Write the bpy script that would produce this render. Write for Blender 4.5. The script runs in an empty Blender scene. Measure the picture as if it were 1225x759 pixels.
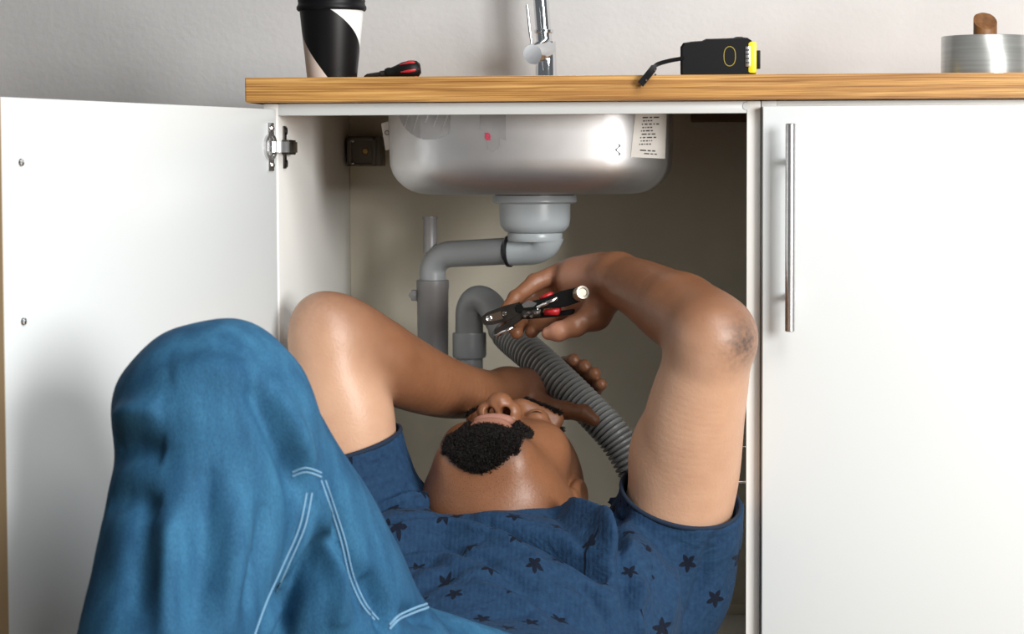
import bpy, bmesh, math, random
import numpy as np
from mathutils import Vector, Matrix
from mathutils.bvhtree import BVHTree

random.seed(7)
R = math.radians
scene = bpy.context.scene
C = scene.collection

# ------------------------------------------------------------------ camera, light, exposure
F = 3000.0                      # focal length in pixels of the 1225 px wide frame
CAM = Vector((0.0, -3.0, 0.79))
YAW, PITCH, ROLL = R(5.34), R(3.41), R(-0.2)
cam_d = bpy.data.cameras.new('camera')
cam = bpy.data.objects.new('camera', cam_d); C.objects.link(cam)
cam_d.sensor_width = 36.0
cam_d.lens = 36.0 * F / 1225.0
CM = Matrix.Rotation(YAW, 3, 'Z') @ Matrix.Rotation(math.pi / 2 - PITCH, 3, 'X') @ Matrix.Rotation(ROLL, 3, 'Z')
cam.matrix_world = Matrix.Translation(CAM) @ CM.to_4x4()
cam_d.dof.use_dof = True
cam_d.dof.focus_distance = 3.08
cam_d.dof.aperture_fstop = 11.0
cam_d.clip_start = 0.05
scene.camera = cam

world = bpy.data.worlds.new('room_light'); scene.world = world
world.use_nodes = True
bg = world.node_tree.nodes['Background']
bg.inputs['Color'].default_value = (0.93, 0.97, 1.0, 1)
bg.inputs['Strength'].default_value = 0.13

def area(name, loc, target, sx, sy, power, col):
    d = bpy.data.lights.new(name, 'AREA'); d.shape = 'RECTANGLE'
    d.size, d.size_y, d.energy, d.color = sx, sy, power, col
    o = bpy.data.objects.new(name, d); C.objects.link(o)
    o.location = loc
    o.rotation_euler = (Vector(target) - Vector(loc)).to_track_quat('-Z', 'Y').to_euler()
    return o
area('window_light', (1.95, -3.0, 1.20), (-0.25, 0.0, 0.5), 1.1, 1.2, 124, (1.0, 0.99, 0.975))
area('overhead_fill', (0.9, -2.0, 2.55), (0.1, -0.9, 0.0), 1.4, 1.4, 46, (1.0, 0.99, 0.98))  # unseen fill lamp added overhead to lighten the knee shadow on the door

vs = scene.view_settings
vs.view_transform = 'Standard'; vs.look = 'None'; vs.gamma = 1.0; vs.use_curve_mapping = False
vs.exposure = 0.25

# ------------------------------------------------------------------ helpers
def ray(px, py):
    return CM @ Vector(((px - 612.5) / F, -(py - 379.5) / F, -1.0))
def P(px, py, Y):
    d = ray(px, py)
    return CAM + d * ((Y - CAM.y) / d.y)
def NP(px, py, Y):
    return np.array(P(px, py, Y))

def mat(name, col, rough=0.5, metal=0.0, col2=None, scale=20.0, stretch=(1, 1, 1), bump=0.0, bscale=None,
        detail=4.0, lo=0.35, hi=0.65, sss=0.0, spec=0.5, coat=0.0, brough=None):
    m = bpy.data.materials.new(name); m.use_nodes = True
    nt = m.node_tree; b = nt.nodes['Principled BSDF']
    b.inputs['Base Color'].default_value = (*col, 1)
    b.inputs['Roughness'].default_value = rough
    b.inputs['Metallic'].default_value = metal
    b.inputs['Specular IOR Level'].default_value = spec
    b.inputs['Coat Weight'].default_value = coat
    if sss:
        b.inputs['Subsurface Weight'].default_value = sss
        b.inputs['Subsurface Radius'].default_value = (0.012, 0.005, 0.003)
        b.inputs['Subsurface Scale'].default_value = 0.6
    tc = nt.nodes.new('ShaderNodeTexCoord')
    mp = nt.nodes.new('ShaderNodeMapping'); mp.inputs['Scale'].default_value = stretch
    nt.links.new(tc.outputs['Object'], mp.inputs['Vector'])
    if col2 is not None:
        n = nt.nodes.new('ShaderNodeTexNoise'); n.inputs['Scale'].default_value = scale; n.inputs['Detail'].default_value = detail
        nt.links.new(mp.outputs[0], n.inputs['Vector'])
        r = nt.nodes.new('ShaderNodeValToRGB')
        r.color_ramp.elements[0].position = lo; r.color_ramp.elements[1].position = hi
        r.color_ramp.elements[0].color = (*col, 1); r.color_ramp.elements[1].color = (*col2, 1)
        nt.links.new(n.outputs['Fac'], r.inputs['Fac'])
        nt.links.new(r.outputs['Color'], b.inputs['Base Color'])
        m['ramp'] = r.name
    if bump:
        n2 = nt.nodes.new('ShaderNodeTexNoise'); n2.inputs['Scale'].default_value = bscale or scale * 3; n2.inputs['Detail'].default_value = 3
        nt.links.new(mp.outputs[0], n2.inputs['Vector'])
        bp = nt.nodes.new('ShaderNodeBump'); bp.inputs['Strength'].default_value = bump; bp.inputs['Distance'].default_value = 0.002
        nt.links.new(n2.outputs['Fac'], bp.inputs['Height'])
        nt.links.new(bp.outputs['Normal'], b.inputs['Normal'])
    return m

M = {}
M['wall'] = mat('painted_wall', (0.64, 0.635, 0.63), 0.9, col2=(0.70, 0.695, 0.69), scale=6, bump=0.2, bscale=110)
M['floor'] = mat('floor_boards', (0.42, 0.24, 0.10), 0.45, col2=(0.52, 0.32, 0.15), scale=3, stretch=(8, 1, 1))
M['white'] = mat('white_laminate', (0.64, 0.675, 0.68), 0.32)
M['carcass'] = mat('carcass_laminate', (0.80, 0.80, 0.77), 0.45)
M['back'] = mat('back_panel_board', (0.70, 0.655, 0.53), 0.6, col2=(0.74, 0.69, 0.57), scale=9)
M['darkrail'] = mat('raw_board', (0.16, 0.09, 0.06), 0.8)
M['steel'] = mat('brushed_steel', (0.62, 0.62, 0.62), 0.30, 1.0, col2=(0.70, 0.70, 0.70), scale=6, stretch=(1, 1, 25))
M['sink'] = mat('sink_steel', (0.50, 0.50, 0.505), 0.46, 1.0, col2=(0.64, 0.64, 0.645), scale=7)
M['chrome'] = mat('chrome', (0.72, 0.74, 0.76), 0.06, 1.0)
M['hinge'] = mat('hinge_metal', (0.62, 0.62, 0.62), 0.25, 1.0)
M['darkmetal'] = mat('dark_metal', (0.05, 0.045, 0.04), 0.35, 0.9, col2=(0.09, 0.08, 0.07), scale=40)
M['pvc'] = mat('grey_plastic', (0.27, 0.285, 0.295), 0.34, col2=(0.29, 0.305, 0.315), scale=15)
M['pvc2'] = mat('pale_grey_plastic', (0.40, 0.44, 0.46), 0.32)
M['pvcdark'] = mat('darker_grey_plastic', (0.19, 0.185, 0.185), 0.38, col2=(0.21, 0.205, 0.205), scale=12)
M['rubber'] = mat('black_rubber', (0.012, 0.012, 0.013), 0.5)
M['hose'] = mat('corrugated_hose_plastic', (0.24, 0.245, 0.24), 0.36)
M['black'] = mat('black_plastic', (0.003, 0.003, 0.004), 0.45, spec=0.25)
M['blackgrip'] = mat('black_grip', (0.003, 0.003, 0.003), 0.5, spec=0.25)
M['red'] = mat('red_plastic', (0.45, 0.015, 0.02), 0.4)
M['yellow'] = mat('yellow_plastic', (0.85, 0.66, 0.02), 0.4)
M['dimyellow'] = mat('dull_yellow_ink', (0.35, 0.27, 0.04), 0.5)
M['paper'] = mat('white_paper', (0.62, 0.60, 0.56), 0.8)
M['film'] = mat('protective_film', (0.26, 0.26, 0.265), 0.45, 0.3, col2=(0.32, 0.32, 0.325), scale=30)
M['tape'] = mat('tape_roll_film', (0.42, 0.43, 0.41), 0.30, 0.7, col2=(0.52, 0.53, 0.51), scale=8, stretch=(1, 1, 30), coat=0.5)
M['card'] = mat('cardboard', (0.42, 0.30, 0.18), 0.8)
M['dowel'] = mat('dark_wood', (0.13, 0.05, 0.014), 0.5, col2=(0.24, 0.105, 0.032), scale=25, stretch=(5, 5, 1))
M['bracket'] = mat('brown_grey_plastic', (0.13, 0.115, 0.095), 0.5)
M['bronze'] = mat('worn_jaw_metal', (0.20, 0.15, 0.11), 0.4, 0.9)
M['brass'] = mat('brass_screw', (0.35, 0.22, 0.08), 0.4, 0.8)
M['shoe'] = mat('shoe_leather', (0.05, 0.045, 0.04), 0.6)
M['sole'] = mat('shoe_sole', (0.6, 0.58, 0.55), 0.7)
M['stitch'] = mat('pale_thread', (0.16, 0.31, 0.45), 0.9)
M['hair'] = mat('black_hair', (0.006, 0.004, 0.003), 0.5, spec=0.3)
M['eye'] = mat('eye', (0.05, 0.03, 0.02), 0.1)
M['ink'] = mat('dark_ink', (0.05, 0.05, 0.05), 0.7)
M['redink'] = mat('red_ink', (0.5, 0.03, 0.08), 0.6)

def oak():
    m = bpy.data.materials.new('oak_worktop'); m.use_nodes = True
    nt = m.node_tree; b = nt.nodes['Principled BSDF']; b.inputs['Roughness'].default_value = 0.45
    tc = nt.nodes.new('ShaderNodeTexCoord')
    def noise(sc, st, det):
        mp = nt.nodes.new('ShaderNodeMapping'); mp.inputs['Scale'].default_value = st
        nt.links.new(tc.outputs['Object'], mp.inputs['Vector'])
        n = nt.nodes.new('ShaderNodeTexNoise'); n.inputs['Scale'].default_value = sc; n.inputs['Detail'].default_value = det
        n.inputs['Distortion'].default_value = 0.4
        nt.links.new(mp.outputs[0], n.inputs['Vector']); return n
    a = noise(22, (0.16, 2, 9), 6); c = noise(60, (0.16, 3, 13), 5)
    r = nt.nodes.new('ShaderNodeValToRGB'); e = r.color_ramp.elements
    e[0].position = 0.30; e[0].color = (0.30, 0.135, 0.030, 1); e[1].position = 0.70; e[1].color = (0.62, 0.37, 0.125, 1)
    k = e.new(0.5); k.color = (0.47, 0.245, 0.065, 1)
    nt.links.new(a.outputs['Fac'], r.inputs['Fac'])
    r2 = nt.nodes.new('ShaderNodeValToRGB'); r2.color_ramp.elements[0].position = 0.38; r2.color_ramp.elements[1].position = 0.58
    r2.color_ramp.elements[0].color = (0.45, 0.36, 0.24, 1); r2.color_ramp.elements[1].color = (1, 1, 1, 1)
    nt.links.new(c.outputs['Fac'], r2.inputs['Fac'])
    mx = nt.nodes.new('ShaderNodeMixRGB'); mx.blend_type = 'MULTIPLY'; mx.inputs['Fac'].default_value = 0.8
    nt.links.new(r.outputs['Color'], mx.inputs['Color1']); nt.links.new(r2.outputs['Color'], mx.inputs['Color2'])
    nt.links.new(mx.outputs['Color'], b.inputs['Base Color'])
    bp = nt.nodes.new('ShaderNodeBump'); bp.inputs['Strength'].default_value = 0.25; bp.inputs['Distance'].default_value = 0.001
    nt.links.new(c.outputs['Fac'], bp.inputs['Height']); nt.links.new(bp.outputs['Normal'], b.inputs['Normal'])
    return m
M['oak'] = oak()

def link(name, me, material, parent=None, smooth=True):
    o = bpy.data.objects.new(name, me); C.objects.link(o)
    if material is not None: me.materials.append(material)
    if smooth:
        me.polygons.foreach_set('use_smooth', [True] * len(me.polygons))
    if parent is not None: o.parent = parent
    return o
def from_bm(name, bm, material, parent=None, smooth=True, sharp=True):
    bmesh.ops.recalc_face_normals(bm, faces=bm.faces[:])
    me = bpy.data.meshes.new(name)
    if sharp:
        for e in bm.edges:
            if len(e.link_faces) == 2 and e.calc_face_angle(0) > R(38): e.smooth = False
    bm.to_mesh(me); bm.free()
    return link(name, me, material, parent, smooth)
def empty(name, loc=(0, 0, 0), rz=0):
    o = bpy.data.objects.new(name, None); C.objects.link(o); o.location = loc; o.rotation_euler[2] = rz
    o.empty_display_size = 0.05
    return o
def tag(o, label, cat, group=None):
    o['label'] = label; o['category'] = cat
    if group: o['group'] = group
    return o
def structure(o):
    o['kind'] = 'structure'; return o

def add_box(bm, lo, hi, bevel=0.0, seg=2, mtx=None):
    r = bmesh.ops.create_cube(bm, size=1.0)
    vv = r['verts']
    for v in vv:
        v.co = Vector([lo[i] + (v.co[i] + 0.5) * (hi[i] - lo[i]) for i in range(3)])
    if bevel > 0:
        es = list({e for v in vv for e in v.link_edges})
        rb = bmesh.ops.bevel(bm, geom=es, offset=bevel, segments=seg, affect='EDGES', profile=0.5)
        vv = list({v for f in rb['faces'] for v in f.verts} | {v for v in vv if v.is_valid})
        # gather the whole island
        seen = set(vv); stack = list(vv)
        while stack:
            v = stack.pop()
            for e in v.link_edges:
                w = e.other_vert(v)
                if w not in seen: seen.add(w); stack.append(w)
        vv = list(seen)
    if mtx is not None:
        bmesh.ops.transform(bm, matrix=mtx, verts=vv)
    return vv
def box(name, lo, hi, material, parent=None, bevel=0.001, seg=2, mtx=None):
    bm = bmesh.new(); add_box(bm, lo, hi, bevel, seg, mtx)
    return from_bm(name, bm, material, parent)

def frames(pts):
    pts = [Vector(p) for p in pts]; n = len(pts); T = []
    for i in range(n):
        a = pts[max(i - 1, 0)]; b = pts[min(i + 1, n - 1)]
        T.append((b - a).normalized())
    up = Vector((0, 0, 1)) if abs(T[0].z) < 0.9 else Vector((1, 0, 0))
    N = (up - T[0] * up.dot(T[0])).normalized(); out = []
    for i in range(n):
        N = (N - T[i] * N.dot(T[i])).normalized()
        out.append((pts[i], T[i], N, T[i].cross(N)))
    return out
def add_tube(bm, pts, rad, n=16, cap=True):
    fr = frames(pts); rr = rad if hasattr(rad, '__len__') else [rad] * len(fr)
    rings = []
    for (p, t, a, b), r in zip(fr, rr):
        rings.append([bm.verts.new(p + (a * math.cos(2 * math.pi * k / n) + b * math.sin(2 * math.pi * k / n)) * r) for k in range(n)])
    for i in range(len(rings) - 1):
        for k in range(n):
            bm.faces.new((rings[i][k], rings[i][(k + 1) % n], rings[i + 1][(k + 1) % n], rings[i + 1][k]))
    if cap:
        bm.faces.new(rings[0][::-1]); bm.faces.new(rings[-1])
    return rings
def tube(name, pts, rad, material, parent=None, n=20, cap=True):
    bm = bmesh.new(); add_tube(bm, pts, rad, n, cap)
    return from_bm(name, bm, material, parent)
def add_lathe(bm, prof, n=40, mtx=None):
    rings = []; new = []
    for r, z in prof:
        if r <= 1e-6:
            v = bm.verts.new((0, 0, z)); rings.append([v]); new.append(v)
        else:
            ring = [bm.verts.new((r * math.cos(2 * math.pi * k / n), r * math.sin(2 * math.pi * k / n), z)) for k in range(n)]
            rings.append(ring); new += ring
    for a, b in zip(rings[:-1], rings[1:]):
        for k in range(n):
            k2 = (k + 1) % n
            if len(a) == 1 and len(b) == 1: continue
            if len(a) == 1: bm.faces.new((a[0], b[k2], b[k]))
            elif len(b) == 1: bm.faces.new((a[k], a[k2], b[0]))
            else: bm.faces.new((a[k], a[k2], b[k2], b[k]))
    if mtx is not None: bmesh.ops.transform(bm, matrix=mtx, verts=new)
    return new
def lathe(name, prof, material, parent=None, n=40, mtx=None):
    bm = bmesh.new(); add_lathe(bm, prof, n, mtx)
    return from_bm(name, bm, material, parent)
def axis_mtx(loc, direction):
    q = Vector((0, 0, 1)).rotation_difference(Vector(direction).normalized())
    return Matrix.Translation(Vector(loc)) @ q.to_matrix().to_4x4()
def spline(pts, per=8):
    pts = [Vector(p) for p in pts]; out = []
    n = len(pts)
    for i in range(n - 1):
        p0 = pts[max(i - 1, 0)]; p1 = pts[i]; p2 = pts[i + 1]; p3 = pts[min(i + 2, n - 1)]
        for k in range(per):
            t = k / per
            out.append(0.5 * ((2 * p1) + (p2 - p0) * t + (2 * p0 - 5 * p1 + 4 * p2 - p3) * t * t + (3 * p1 - p0 - 3 * p2 + p3) * t ** 3))
    out.append(pts[-1]); return out
def bvh_of(o):
    me = o.data
    return BVHTree.FromPolygons([o.matrix_basis @ v.co for v in me.vertices], [p.vertices[:] for p in me.polygons])

# ------------------------------------------------------------------ dimensions of the place
XL = P(334, 300, 0).x            # inner face of the left side panel
XR = P(893, 300, 0).x            # inner face of the right side panel
TOPZ = P(600, 91.0, -0.025).z    # worktop upper face
UNDZ = P(600, 121.0, -0.025).z   # worktop lower face
BASEZ = 0.155                    # upper face of the cabinet bottom
BACKY = 0.548
WALLY = 0.60
DOORTOP = P(1000, 126.5, -0.02).z

# ------------------------------------------------------------------ the setting
structure(box('floor', (-3.0, -4.2, -0.05), (3.0, 0.7, 0.0), M['floor'], None, 0))
structure(box('wall_back', (-3.0, WALLY, 0.0), (3.0, WALLY + 0.1, 2.7), M['wall'], None, 0))
structure(box('baseboard_back', (-3.0, WALLY - 0.018, 0.0), (XL - 0.05, WALLY, 0.33), M['oak'], None, 0.002))

# ------------------------------------------------------------------ worktop with a cut-out for the bowl
SX0, SX1 = P(462, 150, 0.14).x, P(801, 150, 0.20).x
SY0, SY1 = 0.085, 0.455
def worktop():
    x0, x1, y0, y1 = P(293, 105, -0.025).x, 1.05, -0.025, WALLY - 0.001
    hx0, hx1, hy0, hy1 = SX0 - 0.002, SX1 + 0.002, SY0 - 0.026, SY1 + 0.002
    bm = bmesh.new()
    O = [(x0, y0), (x1, y0), (x1, y1), (x0, y1)]; I = [(hx0, hy0), (hx1, hy0), (hx1, hy1), (hx0, hy1)]
    def ring(pts, z): return [bm.verts.new((x, y, z)) for x, y in pts]
    ot, it, ob, ib = ring(O, TOPZ), ring(I, TOPZ), ring(O, UNDZ), ring(I, UNDZ)
    for k in range(4):
        j = (k + 1) % 4
        bm.faces.new((ot[k], ot[j], it[j], it[k])); bm.faces.new((ob[j], ob[k], ib[k], ib[j]))
        bm.faces.new((ob[k], ob[j], ot[j], ot[k])); bm.faces.new((ib[j], ib[k], it[k], it[j]))
    es = [e for e in bm.edges if all(v in ot + ob for v in e.verts) and e.verts[0].co.y < 0.1]
    es = [e for e in es if len(e.link_faces) == 2]
    bmesh.ops.bevel(bm, geom=es, offset=0.0012, segments=2, affect='EDGES')
    return from_bm('worktop', bm, M['oak'])
tag(worktop(), 'long oak worktop with a square front edge above the white cabinets', 'worktop')

# ------------------------------------------------------------------ sink cabinet with its open door
T = 0.018
sc_ = empty('sink_cabinet', ((XL + XR) / 2, 0.27, 0))
bpy.context.view_layer.update()
def part(o, parent):
    o.parent = parent
    o.matrix_parent_inverse = Matrix.Translation(-Vector(parent.location)) if parent.type == 'EMPTY' else Matrix.Identity(4)
    return o
BOT = BASEZ - T
part(box('side_panel', (XL - T, 0, BOT), (XL, BACKY + 0.02, UNDZ - 0.001), M['carcass']), sc_)
part(box('side_panel', (XR, 0, BOT), (XR + 0.0165, BACKY + 0.02, UNDZ - 0.001), M['carcass']), sc_)
part(box('bottom_panel', (XL, 0, BOT), (XR, BACKY, BASEZ), M['carcass']), sc_)
part(box('back_panel', (XL, BACKY, BOT), (XR, BACKY + 0.008, UNDZ - 0.002), M['back']), sc_)
part(box('back_strip', (XL, BACKY - 0.006, BASEZ), (XR, BACKY, BASEZ + 0.014), M['back']), sc_)
RAILZ = P(600, 137, 0).z
part(box('front_rail', (XL, 0.001, RAILZ), (XR, 0.018, UNDZ - 0.001), M['white']), sc_)
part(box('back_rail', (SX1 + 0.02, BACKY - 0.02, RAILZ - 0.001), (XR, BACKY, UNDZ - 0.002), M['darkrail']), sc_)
part(box('plinth', (XL - T, 0.05, 0.0), (XR + 0.0165, 0.066, BOT), M['white']), sc_)
# shelf pins
for (yy, zz) in ((0.06, P(889, 577, 0.06).z), (0.45, P(889, 577, 0.06).z)):
    part(tube('shelf_pin', [(XR - 0.011, yy, zz), (XR + 0.001, yy, zz)], 0.0024, M['chrome'], None, 10), sc_)
part(lathe('screw_cap', [(0, 0.0), (0.0045, 0.0), (0.005, -0.001), (0, -0.0014)][::-1], M['white'], None, 20,
           axis_mtx(P(893, 127, 0.0) - Vector((0, 0.0002, 0)), (0, -1, 0))), sc_)
# hanging bracket in the back corner
hb0, hb1 = P(416, 199, 0.50), P(455, 163, 0.50)
bm = bmesh.new(); add_box(bm, (hb0.x, 0.50, hb0.z), (hb1.x, BACKY, hb1.z), 0.002)
hb = part(from_bm('hanging_bracket', bm, M['bracket']), sc_)
cx = (hb0.x + hb1.x) / 2; cz = (hb0.z + hb1.z) / 2
bm = bmesh.new()
for dx0, dx1, dz0, dz1 in ((0.0, 0.041, 0.0, 0.003), (0.0, 0.041, 0.036, 0.040), (0.0, 0.006, 0.0, 0.04), (0.036, 0.0405, 0.0, 0.04)):
    add_box(bm, (hb0.x + dx0, 0.494, hb0.z + dz0), (hb0.x + dx1, 0.5005, hb0.z + dz1), 0.0006)
r = from_bm('rim', bm, M['bracket']); r.parent = hb
r = lathe('screw', [(0, 0.002), (0.004, 0.0015), (0.005, 0)], M['brass'], None, 16, axis_mtx((cx + 0.002, 0.4995, cz), (0, -1, 0))); r.parent = hb
for dz in (0.003, 0.034):
    r = box('slot_edge', (hb0.x + 0.005, 0.4925, hb0.z + dz), (hb0.x + 0.010, 0.4945, hb0.z + dz + 0.0016), M['hinge'], None, 0.0003); r.parent = hb

# open door: hinge edge at the left panel, free edge swung towards the room
hx, hy = XL - 0.001, -0.006
ang = math.atan2(-0.5725, -0.1665)           # direction of the door from its hinge
DL, DT = 0.596, 0.018
DM = Matrix.Translation((hx, hy, 0)) @ Matrix.Rotation(ang, 4, 'Z')
# local: x along the door, -y is the inner (room-lit) face side
bm = bmesh.new(); add_box(bm, (0, -DT, BOT), (DL, 0.0, DOORTOP), 0.0012)
bmesh.ops.transform(bm, matrix=DM, verts=bm.verts[:])
door = part(from_bm('door', bm, M['white']), sc_); door['label'] = 'white door swung wide open showing its inner face'
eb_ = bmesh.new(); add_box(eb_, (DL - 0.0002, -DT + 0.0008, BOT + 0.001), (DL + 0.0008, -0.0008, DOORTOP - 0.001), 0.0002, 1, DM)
eb_ = from_bm('floor_bounce_strip', eb_, mat('tan_edge_band', (0.36, 0.26, 0.15), 0.6)); eb_.parent = door; eb_['label'] = 'tan strip painted in for warm floor bounce'  # tan on the door's free end stands in for warm light off the floor
inner = 0.0 if (DM.to_3x3() @ Vector((0, 1, 0))).x > 0 else -DT
sgn = 1 if inner == 0.0 else -1
HP1 = P(945, 192.6, -0.02).z; HP2 = P(945, 354, -0.02).z
for z in (HP1, HP2):
    m_ = DM @ axis_mtx((DL - 0.033, inner, z), (0, sgn, 0))
    s = lathe('handle_screw', [(0.0045, -0.002), (0.0045, 0.0008), (0.0035, 0.0022), (0.0012, 0.0026), (0.0012, 0.0012), (0, 0.0012)], M['chrome'], None, 20, m_)
    s.parent = door
# concealed hinge: cup plate on the door, arm, mounting plate on the side panel
HZ = P(330, 176, -0.01).z
bm = bmesh.new()
add_box(bm, (0.010, inner - 0.001 * sgn if sgn > 0 else inner - 0.0022, HZ - 0.029), (0.0235, inner + 0.0022 if sgn > 0 else inner + 0.001, HZ + 0.029), 0.0008, 2, DM)
add_lathe(bm, [(0.016, -0.0005), (0.016, 0.0032), (0.012, 0.0036), (0.011, 0.0012), (0, 0.001)], 28, DM @ axis_mtx((0.019, inner, HZ), (0, sgn, 0)))
hc = from_bm('hinge_cup', bm, M['hinge']); hc.parent = door
for dz in (-0.022, 0.022):
    s = lathe('hinge_screw', [(0.0042, 0.0), (0.0042, 0.0032), (0.003, 0.0046), (0.001, 0.0048), (0.001, 0.003), (0, 0.003)], M['chrome'], None, 16, DM @ axis_mtx((0.0165, inner, HZ + dz), (0, sgn, 0)))
    s.parent = door
a0 = DM @ Vector((0.016, inner + sgn * 0.004, HZ)); a1 = Vector((XL + 0.011, 0.012, HZ)); a2 = Vector((XL + 0.011, 0.052, HZ))
bm = bmesh.new()
def flat_bar(bm, pts, w, t):
    fr = frames(pts); rings = []
    for p, tt, n_, b_ in fr:
        up = Vector((0, 0, 1)); sd = tt.cross(up).normalized()
        rings.append([bm.verts.new(p + up * sw * w / 2 + sd * st * t / 2) for sw, st in ((-1, -1), (1, -1), (1, 1), (-1, 1))])
    for i in range(len(rings) - 1):
        for k in range(4): bm.faces.new((rings[i][k], rings[i][(k + 1) % 4], rings[i + 1][(k + 1) % 4], rings[i + 1][k]))
    bm.faces.new(rings[0][::-1]); bm.faces.new(rings[-1])
flat_bar(bm, [a0, (a0 + a1) / 2 + Vector((0.004, 0, 0)), a1, a2], 0.013, 0.006)
ha = from_bm('hinge_arm', bm, M['chrome']); ha.parent = door
bm = bmesh.new()
add_box(bm, (XL, 0.022, HZ - 0.009), (XL + 0.009, 0.070, HZ + 0.009), 0.001)
add_box(bm, (XL, 0.030, HZ - 0.026), (XL + 0.002, 0.046, HZ + 0.026), 0.0008)
for dz in (-0.02, 0.02):
    add_lathe(bm, [(0.0045, 0), (0.0045, 0.003), (0, 0.0035)], 14, axis_mtx((XL + 0.001, 0.038, HZ + dz), (1, 0, 0)))
part(from_bm('hinge_mounting_plate', bm, M['darkmetal']), sc_)
for zz in (0.24,):
    bm = bmesh.new()
    add_lathe(bm, [(0.016, -0.0005), (0.016, 0.0032), (0.012, 0.0036), (0.011, 0.0012), (0, 0.001)], 28, DM @ axis_mtx((0.019, inner, zz), (0, sgn, 0)))
    flat_bar(bm, [Vector((a0.x, a0.y, zz)), Vector((a1.x, a1.y, zz)), Vector((a2.x, a2.y, zz))], 0.013, 0.006)
    o = from_bm('hinge_arm', bm, M['hinge']); o.parent = door
tag(sc_, 'white sink cabinet with its door open and pipes inside', 'cabinet')

# ------------------------------------------------------------------ right base cabinet, door shut
bx0 = XR + 0.0175; bx1 = bx0 + 0.60
bc = empty('base_cabinet', ((bx0 + bx1) / 2, 0.27, 0))
part(box('side_panel', (bx0, 0, BOT), (bx0 + T, BACKY + 0.02, UNDZ - 0.001), M['carcass']), bc)
part(box('side_panel', (bx1 - T, 0, BOT), (bx1, BACKY + 0.02, UNDZ - 0.001), M['carcass']), bc)
part(box('bottom_panel', (bx0 + T, 0, BOT), (bx1 - T, BACKY, BASEZ), M['carcass']), bc)
part(box('back_panel', (bx0 + T, BACKY, BOT), (bx1 - T, BACKY + 0.008, UNDZ - 0.002), M['carcass']), bc)
part(box('front_rail', (bx0 + T, 0.0, RAILZ), (bx1 - T, 0.018, UNDZ - 0.001), M['carcass']), bc)
part(box('plinth', (bx0, 0.05, 0.0), (bx1, 0.066, BOT), M['white']), bc)
dr = part(box('door', (bx0 + 0.0015, -0.020, BOT), (bx1 - 0.0015, -0.002, DOORTOP), M['white'], None, 0.0012), bc)
hxx = P(945.5, 270, -0.055).x; ht, hbz = P(945, 148, -0.055).z, P(945, 397, -0.055).z
bm = bmesh.new()
add_lathe(bm, [(0, 0), (0.0052, 0), (0.006, 0.001), (0.006, ht - hbz - 0.001), (0.0052, ht - hbz), (0, ht - hbz)], 28, Matrix.Translation((hxx, -0.055, hbz)))
for z in (HP1, HP2):
    add_lathe(bm, [(0.0042, 0), (0.0042, 0.034)], 18, axis_mtx((hxx, -0.0202, z), (0, -1, 0)))
hd = from_bm('handle', bm, M['steel']); hd.parent = dr; hd['label'] = 'long brushed steel bar handle'
tag(bc, 'white base cabinet with shut door and long steel bar handle', 'cabinet')

# ------------------------------------------------------------------ sink
def rr_ring(x0, x1, y0, y1, r, nc=10, ns=8):
    pts = []
    cs = [((x1 - r, y0 + r), -90), ((x1 - r, y1 - r), 0), ((x0 + r, y1 - r), 90), ((x0 + r, y0 + r), 180)]
    for q in range(4):
        (cx_, cy_), a0_ = cs[q]
        for k in range(nc):
            a = R(a0_ + 90 * k / (nc - 1)); pts.append((cx_ + r * math.cos(a), cy_ + r * math.sin(a)))
        (nx_, ny_), na = cs[(q + 1) % 4]
        e = (nx_ + r * math.cos(R(na)), ny_ + r * math.sin(R(na)))
        s_ = pts[-1]
        for k in range(1, ns): pts.append((s_[0] + (e[0] - s_[0]) * k / ns, s_[1] + (e[1] - s_[1]) * k / ns))
    xm, hw = (x0 + x1) / 2, (x1 - x0) / 2
    # gently bowed front
    return [(x, y - 0.022 * (1 - ((x - xm) / hw) ** 2) * max(0.0, 1 - (y - y0) / 0.10)) for x, y in pts]
BOTZ = P(620, 232.5, 0.17).z
sk = empty('kitchen_sink', ((SX0 + SX1) / 2, (SY0 + SY1) / 2, TOPZ))
def bowl():
    bm = bmesh.new(); rings = []
    rb = 0.046
    def lev(z, ins, r): rings.append([bm.verts.new((x, y, z)) for x, y in rr_ring(SX0 + ins, SX1 - ins, SY0 + ins, SY1 - ins, r)])
    lev(TOPZ + 0.0005, -0.016, 0.085); lev(TOPZ + 0.003, -0.015, 0.085); lev(TOPZ + 0.003, -0.002, 0.08)
    # inside
    for z, i in ((TOPZ - 0.006, 0.0015), (BOTZ + rb, 0.003)): lev(z, i, 0.075)
    for k in range(1, 8):
        a = R(90 * k / 7); lev(BOTZ + rb - (rb - 0.0015) * math.sin(a), 0.003 + (rb - 0.0015) * (1 - math.cos(a)), max(0.075 - 0.02 * k / 7, 0.04))
    lev(BOTZ + 0.0015, 0.14, 0.03)
    n_in = len(rings)
    lev(BOTZ, 0.14, 0.03)
    for k in range(7, 0, -1):
        a = R(90 * k / 7); lev(BOTZ + rb - rb * math.sin(a), 0.0015 + rb * (1 - math.cos(a)), max(0.0765 - 0.02 * k / 7, 0.04))
    for z, i in ((BOTZ + rb, 0.0015), (TOPZ - 0.006, 0.0), (TOPZ + 0.0005, 0.0)): lev(z, i, 0.0765)
    n = len(rings[0])
    for i in range(len(rings)):
        j = (i + 1) % len(rings)
        for k in range(n): bm.faces.new((rings[i][k], rings[i][(k + 1) % n], rings[j][(k + 1) % n], rings[j][k]))
    return from_bm('bowl', bm, M['sink'])
bw = part(bowl(), sk)
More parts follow.
